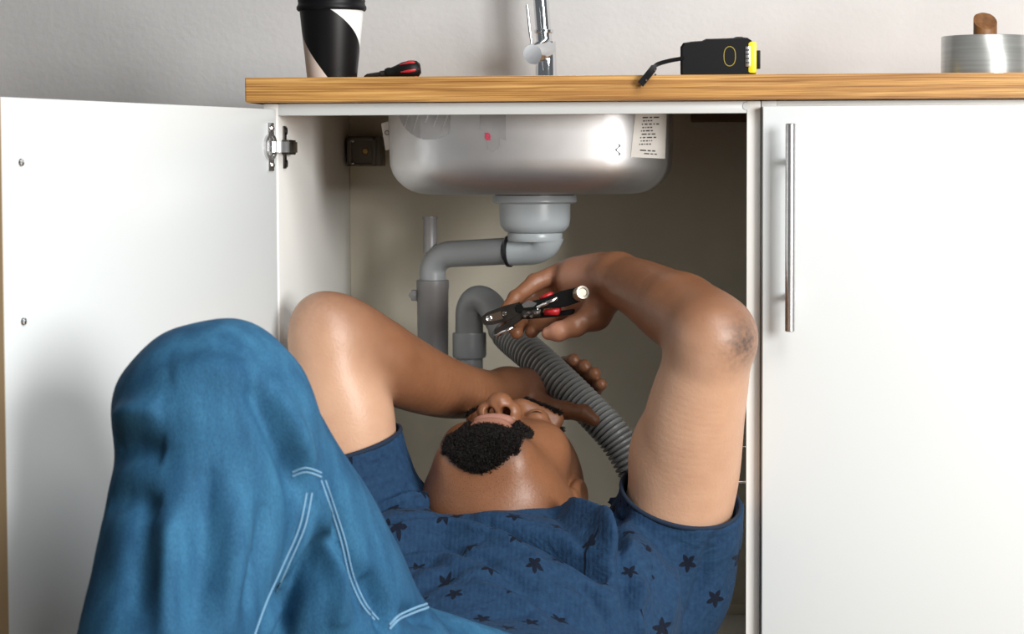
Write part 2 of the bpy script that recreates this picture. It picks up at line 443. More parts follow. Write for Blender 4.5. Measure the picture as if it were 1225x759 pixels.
# bottom plate that closes the bowl around the waste
part(lathe('bowl_floor', [(0.0, BOTZ + 0.0008), (0.07, BOTZ + 0.0008), (0.07, BOTZ - 0.0), (0.0, BOTZ - 0.0)], M['sink'], None, 30,
           Matrix.Translation(((SX0 + SX1) / 2, (SY0 + SY1) / 2, 0))), sk)
bm = bmesh.new(); add_box(bm, ((SX0 + SX1) / 2 - 0.06, 0.2, BOTZ), ((SX0 + SX1) / 2 + 0.06, 0.34, BOTZ + 0.0012))
part(from_bm('bowl_floor', bm, M['sink']), sk)
sink_bvh = bvh_of(bw)
def decal(bvh, quad, name, material, nx=8, ny=6, off=0.0006, mask=None, default_Y=0.15):
    """thin patch stuck onto a surface: four corners (frame pixels) laid onto it"""
    bm = bmesh.new(); grid = []
    for j in range(ny + 1):
        row = []
        for i in range(nx + 1):
            u, v = i / nx, j / ny
            px = (1 - u) * (1 - v) * quad[0][0] + u * (1 - v) * quad[1][0] + u * v * quad[2][0] + (1 - u) * v * quad[3][0]
            py = (1 - u) * (1 - v) * quad[0][1] + u * (1 - v) * quad[1][1] + u * v * quad[2][1] + (1 - u) * v * quad[3][1]
            d = ray(px, py).normalized()
            h = bvh.ray_cast(CAM, d)
            if h[0] is None: row.append(None); continue
            nn = h[1] if h[1].dot(d) < 0 else -h[1]
            row.append((bm.verts.new(h[0] + nn * off), bm.verts.new(h[0] + nn * 0.0001)))
        grid.append(row)
    for j in range(ny):
        for i in range(nx):
            q = [grid[j][i], grid[j][i + 1], grid[j + 1][i + 1], grid[j + 1][i]]
            if any(x is None for x in q): continue
            if mask is not None and not mask((i + 0.5) / nx, (j + 0.5) / ny): continue
            bm.faces.new([x[0] for x in q]); bm.faces.new([x[1] for x in q][::-1])
    bmesh.ops.delete(bm, geom=[v for v in bm.verts if not v.link_faces], context='VERTS')
    return from_bm(name, bm, material, None, True, False)
lb = part(decal(sink_bvh, [(760, 133), (797, 133), (795, 190), (754, 188)], 'paper_label', M['paper'], 12, 8, 0.0007), sk)
lb['label'] = 'white paper label printed with lines of small dark text'
for k in range(9):
    y0 = 140 + k * 4.0
    w = random.Random(k).uniform(12, 21)
    x0 = 768 - k * 0.5
    ln = decal(sink_bvh, [(x0, y0), (x0 + w, y0 - 0.4), (x0 + w, y0 + 1.2), (x0, y0 + 1.6)], 'print_line', M['ink'], 12, 1, 0.0011,
               mask=lambda u, v, k=k: math.sin(u * 47 + k * 3) > -0.55); ln.parent = lb
for (q) in ([(765, 179), (783, 180), (783, 181.6), (765, 180.6)], [(770, 183), (785, 184), (785, 185.4), (770, 184.4)]):
    ln = decal(sink_bvh, q, 'print_line', M['ink'], 10, 1, 0.0011, mask=lambda u, v: math.sin(u * 40) > -0.6); ln.parent = lb
def leaf(u, v):
    # quarter-disc of protective film with torn streaks
    if (u - 0.62) ** 2 / 0.40 + v ** 2 > 1.02: return False
    s = (u * 5.2 + v * 0.9) % 1.0
    return not (s < 0.16 and 0.05 < v < 0.62 + 0.2 * math.sin(u * 9))
part(decal(sink_bvh, [(478, 131), (540, 131), (536, 167), (478, 167)], 'film_patch', M['film'], 60, 30, 0.0004, leaf), sk)
part(decal(sink_bvh, [(574, 131), (605, 131), (605, 184), (574, 184)], 'film_patch', M['film'], 30, 40, 0.0004,
           lambda u, v: (v < 0.45 + 0.25 * u) or ((u - 0.5) ** 2 / 0.08 + (v - 0.72) ** 2 / 0.05 < 1 and u > 0.25)), sk)
part(decal(sink_bvh, [(580, 159), (587, 159), (587, 168), (580, 168)], 'red_mark', M['redink'], 10, 10, 0.0008,
           lambda u, v: 0.25 < math.hypot(u - 0.5, v - 0.5) < 0.5 or abs(u - v) < 0.12), sk)
part(decal(sink_bvh, [(735, 172), (743, 172), (743, 186), (735, 186)], 'ink_mark', M['ink'], 14, 20, 0.0006,
           lambda u, v: abs(u - 0.5 - 0.3 * math.sin(v * 9)) < 0.1), sk)
# small folded tag at the bowl's left corner
ft = bmesh.new()
tA, tB, tC, tD = P(456, 148, 0.15), P(466, 145, 0.15), P(471, 178, 0.15), P(461, 180, 0.15)
vv = [ft.verts.new(p) for p in (tA, tB, tC, tD)] + [ft.verts.new(p + Vector((0.0, 0.0008, 0))) for p in (tA, tB, tC, tD)]
for q in ((0, 1, 2, 3), (7, 6, 5, 4), (0, 4, 5, 1), (1, 5, 6, 2), (2, 6, 7, 3), (3, 7, 4, 0)): ft.faces.new([vv[i] for i in q])
tg = part(from_bm('paper_tag', ft, M['paper'], None, False), sk)
ln = lathe('tag_mark', [(0.0022, 0.0), (0.0030, 0.0), (0.0030, 0.0004), (0.0022, 0.0004), (0.0022, 0.0)], M['ink'], None, 16, axis_mtx(P(463, 159, 0.1495), (0, -1, 0))); ln.parent = tg
tag(sk, 'brushed stainless steel sink bowl with paper label hanging under the worktop', 'sink')

# ------------------------------------------------------------------ drain pipework
DX, DY = P(640, 260, 0.27).x, 0.27
dp = empty('drain_pipe', (DX, DY, BOTZ))
z_ = lambda y, Y=0.27: P(600, y, Y).z
px_ = 1 / (F / 3.27)
prof = [(0, z_(234)), (0.0545, z_(234)), (0.0545, z_(237)), (0.055, z_(238)), (0.055, z_(241.5)), (0.0525, z_(243)), (0.0465, z_(244)),
        (0.0462, z_(262)), (0.045, z_(270)), (0.040, z_(276)), (0.034, z_(279)), (0, z_(279))]
part(lathe('strainer_body', prof, M['pvc2'], None, 48, Matrix.Translation((DX, DY, 0))), dp)
part(lathe('strainer_gasket', [(0.040, BOTZ - 0.0002), (0.052, BOTZ - 0.0002), (0.052, z_(234)), (0.040, z_(234))], M['rubber'], None, 48, Matrix.Translation((DX, DY, 0))), dp)
part(lathe('lock_nut', [(0.0, z_(279)), (0.0355, z_(279)), (0.036, z_(280)), (0.036, z_(287)), (0.0345, z_(289)), (0, z_(289))], M['pvc2'], None, 40, Matrix.Translation((DX, DY, 0))), dp)
PR = 0.0178
zc = z_(300)
bend = [(DX + 0.008, DY, z_(286))]
for k in range(0, 9):
    a = R(90 * k / 8)
    bend.append((DX + 0.008 - 0.022 * (1 - math.cos(a)), DY + 0.006 * (1 - math.cos(a)), zc + 0.012 - 0.012 * math.sin(a)))
EX = P(606, 300, 0.28).x
bend.append((EX, 0.28, zc - 0.001))
part(tube('outlet_elbow', bend, [0.030, 0.028, 0.0255, 0.0235, 0.022, 0.021, 0.0205, 0.020, 0.0198, 0.0196, 0.0196], M['pvc2'], None, 28), dp)
VX, VY = P(517.5, 320, 0.36).x, 0.36
zv = P(517, 303.5, 0.36).z
hp0 = Vector((EX + 0.004, 0.279, zc - 0.001)); hp1 = Vector((VX + 0.030, VY - 0.018, zv))
part(tube('seal_ring', [hp0 + Vector((0.002, -0.0005, 0)), hp0 - Vector((0.002, -0.0005, 0))], PR + 0.0032, M['rubber'], None, 28), dp)
hpts = [hp0, hp0.lerp(hp1, 0.5), hp1]
rad = 0.026
for k in range(1, 9):
    a = R(90 * k / 8)
    hpts.append(Vector((VX + 0.030 - 0.030 * math.sin(a), VY - 0.018 + 0.018 * math.sin(a), zv - rad * (1 - math.cos(a)))))
hpts.append(Vector((VX, VY, P(517, 337, 0.36).z)))
part(tube('horizontal_pipe', hpts, PR, M['pvc'], None, 28), dp)
zz = lambda y: P(517, y, 0.36).z
part(lathe('vent_stub', [(0.0, zz(259)), (0.0078, zz(259)), (0.0105, zz(259)), (0.0105, zz(261)), (0.0092, zz(264)), (0.0096, zz(287)), (0.0096, zz(303)), (0, zz(303))][::-1], M['pvcdark'], None, 28, Matrix.Translation((VX - 0.003, VY, 0))), dp)
part(lathe('pipe_socket', [(0, zz(335)), (0.0205, zz(335)), (0.0222, zz(336)), (0.0222, zz(345)), (0.0215, zz(347)), (0.0205, zz(440)), (0, zz(440))][::-1], M['pvcdark'], None, 32, Matrix.Translation((VX, VY, 0))), dp)
bm = bmesh.new(); add_box(bm, (VX - 0.029, VY - 0.006, zz(360)), (VX - 0.019, VY + 0.006, zz(347)), 0.0015)
add_lathe(bm, [(0, 0), (0.004, 0), (0.0045, 0.003), (0, 0.004)], 16, axis_mtx((VX - 0.027, VY - 0.006, zz(353)), (0, -1, 0)))
part(from_bm('pipe_clip', bm, M['pvcdark']), dp)
# U-bend hidden behind the forearm, rising to the inverted bend
UX, UY = P(562, 400, 0.35).x, 0.345
zu = lambda y: P(562, y, 0.345).z
upts = [Vector((VX, VY, zz(430)))]
for k in range(0, 13):
    a = math.pi * k / 12
    upts.append(Vector(((VX + UX) / 2 - math.cos(a) * (UX - VX) / 2, VY + (UY - VY) * k / 12, zz(446) - math.sin(a) * (UX - VX) / 2)))
upts.append(Vector((UX, UY, zu(425))))
part(tube('trap_bend', upts, 0.0182, M['pvc'], None, 26), dp)
part(lathe('coupling_nut', [(0, zu(398)), (0.0218, zu(398)), (0.0228, zu(400)), (0.0228, zu(425)), (0.0215, zu(428)), (0, zu(428))][::-1], M['pvc'], None, 32, Matrix.Translation((UX, UY, 0))), dp)
HE = P(603, 396, 0.315)           # end of the bend where the hose slips on
ip = spline([Vector((UX, UY, zu(410))), Vector((UX, UY, zu(385))), Vector((UX + 0.001, UY, zu(370))), P(568, 360, 0.342), P(577, 359, 0.338), P(587, 366, 0.332), P(595, 381, 0.323), HE], 6)
part(tube('return_bend', ip, 0.0188, M['pvc'], None, 28), dp)
tag(dp, 'grey plastic drain pipe with strainer cup, trap and return bend under sink', 'drain pipe')

# ------------------------------------------------------------------ corrugated hose
def hose():
    path = spline([P(601, 391, 0.318), P(613, 405, 0.30), P(640, 428, 0.262), P(668, 454, 0.235), P(703, 488, 0.215), P(738, 527, 0.20), P(765, 575, 0.20),
                   P(790, 640, 0.24), P(800, 700, 0.30), Vector((P(805, 760, 0.34).x, 0.34, 0.20)), Vector((P(805, 760, 0.34).x, 0.345, BASEZ + 0.001))], 14)
    # resample at equal arc length
    L = [0.0]
    for a, b in zip(path[:-1], path[1:]): L.append(L[-1] + (b - a).length)
    pitch = 0.0066; sub = 6; n = int(L[-1] / pitch) * sub
    pts = []; rads = []; j = 0
    for i in range(n + 1):
        s = L[-1] * i / n
        while j < len(L) - 2 and L[j + 1] < s: j += 1
        t = (s - L[j]) / max(L[j + 1] - L[j], 1e-9)
        pts.append(path[j].lerp(path[j + 1], t))
        ph = (i % sub) / sub
        rads.append(0.0228 if ph in (1 / 6, 2 / 6, 3 / 6) else (0.0208 if ph in (0, 4 / 6) else 0.0160))
    for i in range(10): rads[i] = 0.0215
    o = tube('drain_hose', pts, rads, M['hose'], None, 30)
    return o, pts
hose_o, hose_pts = hose()
tag(hose_o, 'grey corrugated drain hose gripped in the man\'s hand beside his face', 'hose')

# ------------------------------------------------------------------ faucet
fx, fy = P(650, 60, 0.49).x, 0.50
fz = lambda y: P(650, y, 0.50).z
fc = empty('faucet', (fx, fy, TOPZ))
tilt = 0.0
part(lathe('base', [(0.0, TOPZ), (0.026, TOPZ), (0.026, TOPZ + 0.004), (0.0165, TOPZ + 0.006), (0.0150, TOPZ + 0.012), (0.0135, fz(50)), (0.0, fz(50))], M['chrome'], None, 36, Matrix.Translation((fx + 0.003, fy, 0))), fc)
part(lathe('collar', [(0, fz(40)), (0.0125, fz(40)), (0.0135, fz(39)), (0.0135, fz(36)), (0.0115, fz(35)), (0, fz(35))][::-1], M['chrome'], None, 36, Matrix.Translation((fx, fy, 0))), fc)
zt = TOPZ + 0.30
spts = [Vector((fx + 0.002, fy, fz(66))), Vector((fx - 0.004, fy, fz(0))), Vector((fx - 0.006, fy, zt))]
for k in range(1, 13):
    a = math.pi * k / 12
    spts.append(Vector((fx - 0.006, fy - 0.09 * (1 - math.cos(a)), zt + 0.09 * math.sin(a))))
spts.append(Vector((fx - 0.006, fy - 0.18, zt - 0.05)))
part(tube('spout', spts, 0.0108, M['chrome'], None, 28), fc)
hdp = P(637, 65, 0.455)
hub0 = hdp + Vector((0.016, 0.045, 0.010))
hub = part(tube('handle_hub', [hub0, hub0.lerp(hdp, 0.5), hub0.lerp(hdp, 0.97), hdp], [0.0142, 0.0142, 0.0142, 0.0136], M['chrome'], None, 36), fc)
part(tube('lever', [P(636, 54, 0.46), P(635, 45, 0.46), P(634.5, 43, 0.46), P(630.5, 6, 0.46)], [0.0017, 0.0017, 0.0022, 0.0020], M['chrome'], None, 14), fc)
tag(fc, 'chrome kitchen faucet with round side lever behind the oak worktop edge', 'faucet')

# ------------------------------------------------------------------ paper cup
def cup():
    cx_ = P(397, 60, 0.03); cpos = Vector((cx_.x, 0.03, TOPZ))
    g = 1 / 990.0
    e = empty('coffee_cup', cpos)
    m = bpy.data.materials.new('printed_cup'); m.use_nodes = True
    nt = m.node_tree; b = nt.nodes['Principled BSDF']; b.inputs['Roughness'].default_value = 0.4; b.inputs['Specular IOR Level'].default_value = 0.3
    tc = nt.nodes.new('ShaderNodeTexCoord'); sp = nt.nodes.new('ShaderNodeSeparateXYZ'); nt.links.new(tc.outputs['Object'], sp.inputs[0])
    def math_(op, a, b_=None):
        n = nt.nodes.new('ShaderNodeMath'); n.operation = op
        for i, v in enumerate((a, b_)):
            if v is None: continue
            if isinstance(v, (int, float)): n.inputs[i].default_value = v
            else: nt.links.new(v, n.inputs[i])
        return n.outputs[0]
    ny = math_('MULTIPLY', sp.outputs['Y'], -1.0)
    th = math_('ARCTAN2', sp.outputs['X'], ny)            # 0 faces the room, +pi/2 to the right
    hgt = math_('DIVIDE', sp.outputs['Z'], 0.087)         # 0 bottom, 1 top
    # black / white boundary: theta = 0 at top, pi/2 at half height
    u1 = math_('MULTIPLY', math_('SUBTRACT', 0.97, hgt), math.pi / 2 / 0.48)
    u1 = math_('MULTIPLY', math_('POWER', math_('MAXIMUM', math_('SUBTRACT', 0.97, hgt), 0.0), 0.85), 2.65)
    u2 = math_('MULTIPLY', math_('SUBTRACT', 0.0, hgt), 2.05)
    white = math_('GREATER_THAN', th, u1); beige = math_('LESS_THAN', th, math_('ADD', u2, 0.0))
    m1 = nt.nodes.new('ShaderNodeMixRGB'); m1.inputs['Color1'].default_value = (0.003, 0.003, 0.004, 1); m1.inputs['Color2'].default_value = (0.82, 0.84, 0.83, 1)
    nt.links.new(white, m1.inputs['Fac'])
    m2 = nt.nodes.new('ShaderNodeMixRGB'); m2.inputs['Color2'].default_value = (0.72, 0.62, 0.56, 1)
    nt.links.new(beige, m2.inputs['Fac']); nt.links.new(m1.outputs['Color'], m2.inputs['Color1'])
    nt.links.new(m2.outputs['Color'], b.inputs['Base Color'])
    o = lathe('cup_body', [(0, 0.003), (0.0285, 0.003), (0.0285, 0.0), (0.0300, 0.0), (0.0305, 0.002), (0.0395, 0.088), (0.0385, 0.088), (0.0290, 0.005), (0, 0.005)], m, None, 56)
    o.parent = e
    lid = lathe('lid', [(0.0380, 0.082), (0.0410, 0.082), (0.0425, 0.084), (0.0425, 0.087), (0.0410, 0.089), (0.0405, 0.092), (0.0412, 0.094), (0.0400, 0.098), (0.0385, 0.106), (0.0365, 0.107), (0.0350, 0.101), (0, 0.101)], M['black'], None, 56)
    lid.parent = e
    bm = bmesh.new(); add_box(bm, (-0.006, 0.027, 0.1005), (0.006, 0.0345, 0.1022), 0.0005)
    s = from_bm('sip_hole', bm, M['rubber']); s.parent = lid
    tag(e, 'black, white and beige takeaway paper cup with black lid on the worktop', 'cup')
cup()

# ------------------------------------------------------------------ screwdriver lying on the worktop
def screwdriver():
    a = P(505, 86, 0.045); a.z = TOPZ + 0.0112
    e = empty('screwdriver', (a.x, a.y, TOPZ))
    mt = Matrix.Translation((0, 0, 0.0112)) @ Matrix.Rotation(R(182), 4, 'Z') @ Matrix.Rotation(R(90), 4, 'Y')
    # profile along the tool from the butt
    o = lathe('handle', [(0, 0), (0.006, 0.0005), (0.0098, 0.004), (0.0112, 0.012), (0.0105, 0.022), (0.0078, 0.030), (0.0062, 0.036), (0.0068, 0.040), (0.0055, 0.044), (0, 0.044)], M['blackgrip'], e, 24, mt)
    o.location = (0, 0, 0)
    bm = bmesh.new()
    for k in range(6):
        c, s = math.cos(R(60 * k + 20)), math.sin(R(60 * k + 20))
        add_tube(bm, [(c * 0.0065, s * 0.0065, 0.002), (c * 0.0098, s * 0.0098, 0.008), (c * 0.0103, s * 0.0103, 0.014), (c * 0.0092, s * 0.0092, 0.024)], [0.001, 0.002, 0.0022, 0.001], 8)
    bmesh.ops.transform(bm, matrix=mt, verts=bm.verts[:])
    from_bm('grip_inlay', bm, M['red'], e)
    lathe('shaft', [(0, 0.043), (0.0040, 0.043), (0.0040, 0.050), (0.0030, 0.051), (0.0030, 0.066), (0.0015, 0.069), (0, 0.071)], M['darkmetal'], e, 16, mt)
    # the thin shaft tips down until the bit touches the worktop
    e.rotation_euler = (0, R(-8), 0)
    e.location.z = TOPZ + 0.0016
    tag(e, 'short black and red screwdriver lying on the worktop beside the cup', 'screwdriver')
screwdriver()

# ------------------------------------------------------------------ tape measure
def tape_measure():
    c = P(858, 66, 0.03)
    e = empty('tape_measure', (c.x, 0.035, TOPZ))
    k = 1 / 985.0
    hgt = 0.045
    # side outline in x,z (metres from centre bottom)
    ol = [(-0.043, 0.0), (-0.0435, 0.004), (-0.0435, 0.034), (-0.040, 0.039), (-0.030, 0.0405), (-0.018, 0.0412), (-0.013, 0.0435), (0.012, 0.0440), (0.030, 0.0450), (0.036, 0.0445), (0.041, 0.041), (0.0435, 0.035), (0.0435, 0.0)]
    bm = bmesh.new()
    yv = [(-0.0315, 0.94), (-0.029, 1.0), (0.029, 1.0), (0.0315, 0.94)]
    rings = [[bm.verts.new((x * s, y, 0.0225 + (z - 0.0225) * s if z > 0.001 else z)) for x, z in ol] for y, s in yv]
    n = len(ol)
    for a, b in zip(rings[:-1], rings[1:]):
        for i in range(n): bm.faces.new((a[i], a[(i + 1) % n], b[(i + 1) % n], b[i]))
    bm.faces.new(rings[0][::-1]); bm.faces.new(rings[-1])
    from_bm('case', bm, M['black'], e)
    # oval outline button on the near side
    bm = bmesh.new(); pts = []
    for q in range(33):
        a = 2 * math.pi * q / 32
        pts.append(Vector((0.015 + 0.0068 * math.cos(a), -0.0318, 0.0225 + 0.0115 * math.copysign(abs(math.sin(a)) ** 0.75, math.sin(a)))))
    add_tube(bm, pts, 0.0005, 8, False)
    from_bm('button_outline', bm, M['dimyellow'], e)
    bm = bmesh.new()
    add_box(bm, (0.0365, -0.0325, 0.002), (0.047, 0.0325, 0.040), 0.003)
    fr = from_bm('yellow_nose', bm, M['yellow'], e)
    bm = bmesh.new(); add_box(bm, (0.0335, -0.0332, 0.010), (0.0395, -0.0320, 0.034), 0.0005)
    o = from_bm('blade_window', bm, M['steel'], e)
    bm = bmesh.new()
    for z in (0.014, 0.019, 0.024, 0.029): add_box(bm, (0.0342, -0.0337, z), (0.0385, -0.0331, z + 0.0016), 0)
    from_bm('blade_marks', bm, M['ink'], e)
    bm = bmesh.new(); add_box(bm, (0.0470, -0.016, 0.009), (0.0515, 0.016, 0.030), 0.0006)
    from_bm('end_hook', bm, M['blackgrip'], e)
    bm = bmesh.new(); add_lathe(bm, [(0.006, 0.044), (0.006, 0.0462), (0.004, 0.047), (0, 0.047)], 18, Matrix.Translation((0.026, 0, 0)))
    from_bm('lock_button', bm, M['blackgrip'], e)
    # wrist strap that hangs over the front edge
    base = Vector(e.location)
    sp = spline([Vector((c.x - 0.042, 0.0, TOPZ + 0.020)), P(800, 73, -0.015), P(786, 77.5, -0.030), P(780, 84, -0.034), P(772, 94, -0.034), P(766, 101, -0.034)], 6)
    bm = bmesh.new(); fr_ = frames(sp); rings = []
    for i, (p, t, n_, b_) in enumerate(fr_):
        side = Vector((0, 1, 0)); side = (side - t * side.dot(t)).normalized(); nn = t.cross(side)
        rings.append([bm.verts.new(p - base + side * a * 0.0045 + nn * b * (0.0022 if i < 16 else 0.0040)) for a, b in ((-1, -1), (1, -1), (1, 1), (-1, 1))])
    for i in range(len(rings) - 1):
        for q in range(4): bm.faces.new((rings[i][q], rings[i][(q + 1) % 4], rings[i + 1][(q + 1) % 4], rings[i + 1][q]))
    bm.faces.new(rings[0][::-1]); bm.faces.new(rings[-1])
    st = from_bm('wrist_strap', bm, M['black'], e)
    for (qx, qy) in ((783.5, 84), (784, 89.5), (773, 96)):
        p = P(qx, qy, -0.0395) - base
        d = lathe('rivet', [(0.0013, 0), (0.0010, 0.0007), (0, 0.0009)], M['chrome'], None, 10, axis_mtx(p, (0, -1, 0))); d.parent = st
    tag(e, 'black and yellow tape measure with wrist strap hanging over worktop edge', 'tape measure')
tape_measure()

# ------------------------------------------------------------------ packing tape roll and wooden dowel
def tape_roll():
    c = P(1179, 66, 0.10)
    e = empty('packing_tape_roll', (c.x, 0.10, TOPZ))
    Ro = 0.0535; H = 0.0485
    lathe('tape_winding', [(0.040, 0.0006), (Ro - 0.0006, 0.0006), (Ro, 0.0012), (Ro, H - 0.0012), (Ro - 0.0008, H), (0.040, H), (0.040, 0.0006)], M['tape'], e, 64)
    lathe('cardboard_core', [(0.0375, 0.0), (0.040, 0.0), (0.040, H + 0.0004), (0.0375, H + 0.0004), (0.0375, 0.0)], M['card'], e, 48)
    tag(e, 'clear silvery packing tape roll lying flat on the worktop', 'tape roll')
    # dowel standing in the roll, slanted sawn end towards the room
    d = P(1178.5, 40, 0.10)
    bm = bmesh.new(); n = 40; r = 0.0142
    top0 = P(1178, 25, 0.10).z - TOPZ
    b0 = []; t0 = []
    for k in range(n):
        a = 2 * math.pi * k / n; x, y = r * math.cos(a), r * math.sin(a)
        b0.append(bm.verts.new((x, y, 0.0)))
        t0.append(bm.verts.new((x, y, top0 + 0.78 * y - 0.10 * x)))
    for k in range(n): bm.faces.new((b0[k], b0[(k + 1) % n], t0[(k + 1) % n], t0[k]))
    bm.faces.new(b0[::-1]); bm.faces.new(t0)
    bmesh.ops.bevel(bm, geom=[e_ for e_ in bm.edges if e_.verts[0] in t0 and e_.verts[1] in t0], offset=0.0006, segments=1, affect='EDGES')
    o = from_bm('wooden_dowel', bm, M['dowel']); o.location = (d.x, 0.10, TOPZ)
    tag(o, 'dark brown wooden dowel with slanted end standing inside the tape roll', 'dowel')
tape_roll()

# ================================================================== the man
# implicit-surface toolkit: distance fields on a grid, meshed with surface nets
def smin(a, b, k):
    h = np.clip(0.5 + 0.5 * (b - a) / k, 0, 1)
    return b * (1 - h) + a * h - k * h * (1 - h)
class Field:
    def __init__(s, lo, hi, h):
        s.lo = np.array(lo, np.float32); s.h = h
        s.n = tuple(int(math.ceil((hi[i] - lo[i]) / h)) + 1 for i in range(3))
        s.D = np.full(s.n, 0.5, np.float32)
    def sub(s, lo, hi):
        a = [max(0, int((lo[i] - s.lo[i]) / s.h)) for i in range(3)]
        b = [min(s.n[i], int(math.ceil((hi[i] - s.lo[i]) / s.h)) + 1) for i in range(3)]
        if any(b[i] <= a[i] for i in range(3)): return None, None
        sl = tuple(slice(a[i], b[i]) for i in range(3))
        g = [(s.lo[i] + s.h * np.arange(a[i], b[i], dtype=np.float32)).reshape([-1 if j == i else 1 for j in range(3)]) for i in range(3)]
        return sl, g
    def put(s, d_fn, lo, hi, k, op):
        m = max(k, 0.001) + 3 * s.h
        sl, g = s.sub([x - m for x in lo], [x + m for x in hi])
        if sl is None: return
        d = d_fn(*g); D = s.D[sl]
        if op == '+': s.D[sl] = smin(D, d, k) if k > 0 else np.minimum(D, d)
        else: s.D[sl] = -smin(-D, d, k) if k > 0 else np.maximum(D, -d)
    def cone(s, a, b, ra, rb, k=0.01, op='+'):
        a = np.array(a, np.float32); b = np.array(b, np.float32); ab = b - a; L2 = float(ab @ ab) + 1e-12
        def f(X, Y, Z):
            t = np.clip(((X - a[0]) * ab[0] + (Y - a[1]) * ab[1] + (Z - a[2]) * ab[2]) / L2, 0, 1)
            return np.sqrt((X - a[0] - t * ab[0]) ** 2 + (Y - a[1] - t * ab[1]) ** 2 + (Z - a[2] - t * ab[2]) ** 2) - (ra + (rb - ra) * t)
        r = max(ra, rb)
        s.put(f, np.minimum(a, b) - r, np.maximum(a, b) + r, k, op)
    def ell(s, c, r, k=0.01, op='+', rot=None):
        c = np.array(c, np.float32); Rm = np.eye(3) if rot is None else np.array(rot, float)   # columns = axes
        r = np.array(r, float); R_ = float(max(r))
        def f(X, Y, Z):
            x, y, z = X - c[0], Y - c[1], Z - c[2]
            q = [(x * Rm[0, i] + y * Rm[1, i] + z * Rm[2, i]) / r[i] for i in range(3)]
            k0 = np.sqrt(q[0] ** 2 + q[1] ** 2 + q[2] ** 2)
            k1 = np.sqrt((q[0] / r[0]) ** 2 + (q[1] / r[1]) ** 2 + (q[2] / r[2]) ** 2) + 1e-9
            return k0 * (k0 - 1) / k1
        s.put(f, c - R_, c + R_, k, op)
    def chain(s, pts, rad, k=0.01, op='+', per=5):
        # one smooth tapering limb through all the points, joined to the rest once
        q = spline([Vector(p) for p in pts], per)
        rr = [v.x for v in spline([Vector((r, 0, 0)) for r in rad], per)]
        A = np.array([list(v) for v in q], np.float32)
        def f(X, Y, Z):
            d = None
            for i in range(len(A) - 1):
                a, ab = A[i], A[i + 1] - A[i]; L2 = float(ab @ ab) + 1e-12
                t = np.clip(((X - a[0]) * ab[0] + (Y - a[1]) * ab[1] + (Z - a[2]) * ab[2]) / L2, 0, 1)
                e = np.sqrt((X - a[0] - t * ab[0]) ** 2 + (Y - a[1] - t * ab[1]) ** 2 + (Z - a[2] - t * ab[2]) ** 2) - (rr[i] + (rr[i + 1] - rr[i]) * t)
                d = e if d is None else np.minimum(d, e)
            return d
        m = max(rr)
        s.put(f, A.min(0) - m, A.max(0) + m, k, op)
    def grid(s):
        return [(s.lo[i] + s.h * np.arange(s.n[i], dtype=np.float32)).reshape([-1 if j == i else 1 for j in range(3)]) for i in range(3)]
    def mesh(s, smooth=1):
        D = s.D; S = D < 0; h = s.h
        cnt = np.zeros([n - 1 for n in s.n], np.uint8)
        for i in (0, 1):
            for j in (0, 1):
                for k in (0, 1):
                    cnt += S[i:s.n[0] - 1 + i, j:s.n[1] - 1 + j, k:s.n[2] - 1 + k]
        m = (cnt > 0) & (cnt < 8); idx = np.argwhere(m)
        ids = np.full(m.shape, -1, np.int32); ids[m] = np.arange(len(idx), dtype=np.int32)
        acc = np.zeros((len(idx), 3)); num = np.zeros(len(idx))
        cor = [(i, j, k) for i in (0, 1) for j in (0, 1) for k in (0, 1)]
        for p in cor:
            for ax in range(3):
                if p[ax]: continue
                q = list(p); q[ax] = 1
                da = D[idx[:, 0] + p[0], idx[:, 1] + p[1], idx[:, 2] + p[2]]; db = D[idx[:, 0] + q[0], idx[:, 1] + q[1], idx[:, 2] + q[2]]
                cr = (da < 0) != (db < 0)
                t = np.where(cr, da / np.where(cr, da - db, 1), 0)
                for d in range(3):
                    acc[:, d] += np.where(cr, p[d] + (t if d == ax else 0), 0)
                num += cr
        V = s.lo + h * (idx + acc / num[:, None])
        Fs = []
        for ax in range(3):
            o1, o2 = [(1, 2), (2, 0), (0, 1)][ax]
            sl0 = [slice(1, -1)] * 3; sl1 = [slice(1, -1)] * 3
            sl0[ax] = slice(0, -1); sl1[ax] = slice(1, None)
            A = S[tuple(sl0)]; B = S[tuple(sl1)]
            e = np.argwhere(A != B)
            if len(e) == 0: continue
            ins = A[e[:, 0], e[:, 1], e[:, 2]]
            off = np.ones(3, int); off[ax] = 0
            e = e + off
            def cell(d1, d2):
                c = e.copy(); c[:, o1] -= d1; c[:, o2] -= d2
                return ids[c[:, 0], c[:, 1], c[:, 2]]
            q = np.stack([cell(1, 1), cell(0, 1), cell(0, 0), cell(1, 0)], 1)
            q[~ins] = q[~ins][:, ::-1]
            Fs.append(q)
        Q = np.concatenate(Fs)
        for _ in range(smooth):
            sm = np.zeros_like(V); c = np.zeros(len(V))
            for a, b in ((0, 1), (1, 2), (2, 3), (3, 0)):
                for x, y in ((a, b), (b, a)):
                    for d in range(3): sm[:, d] += np.bincount(Q[:, x], V[Q[:, y], d], len(V))
                    c += np.bincount(Q[:, x], minlength=len(V))
            V = 0.5 * V + 0.5 * sm / np.maximum(c, 1)[:, None]
        return V, Q
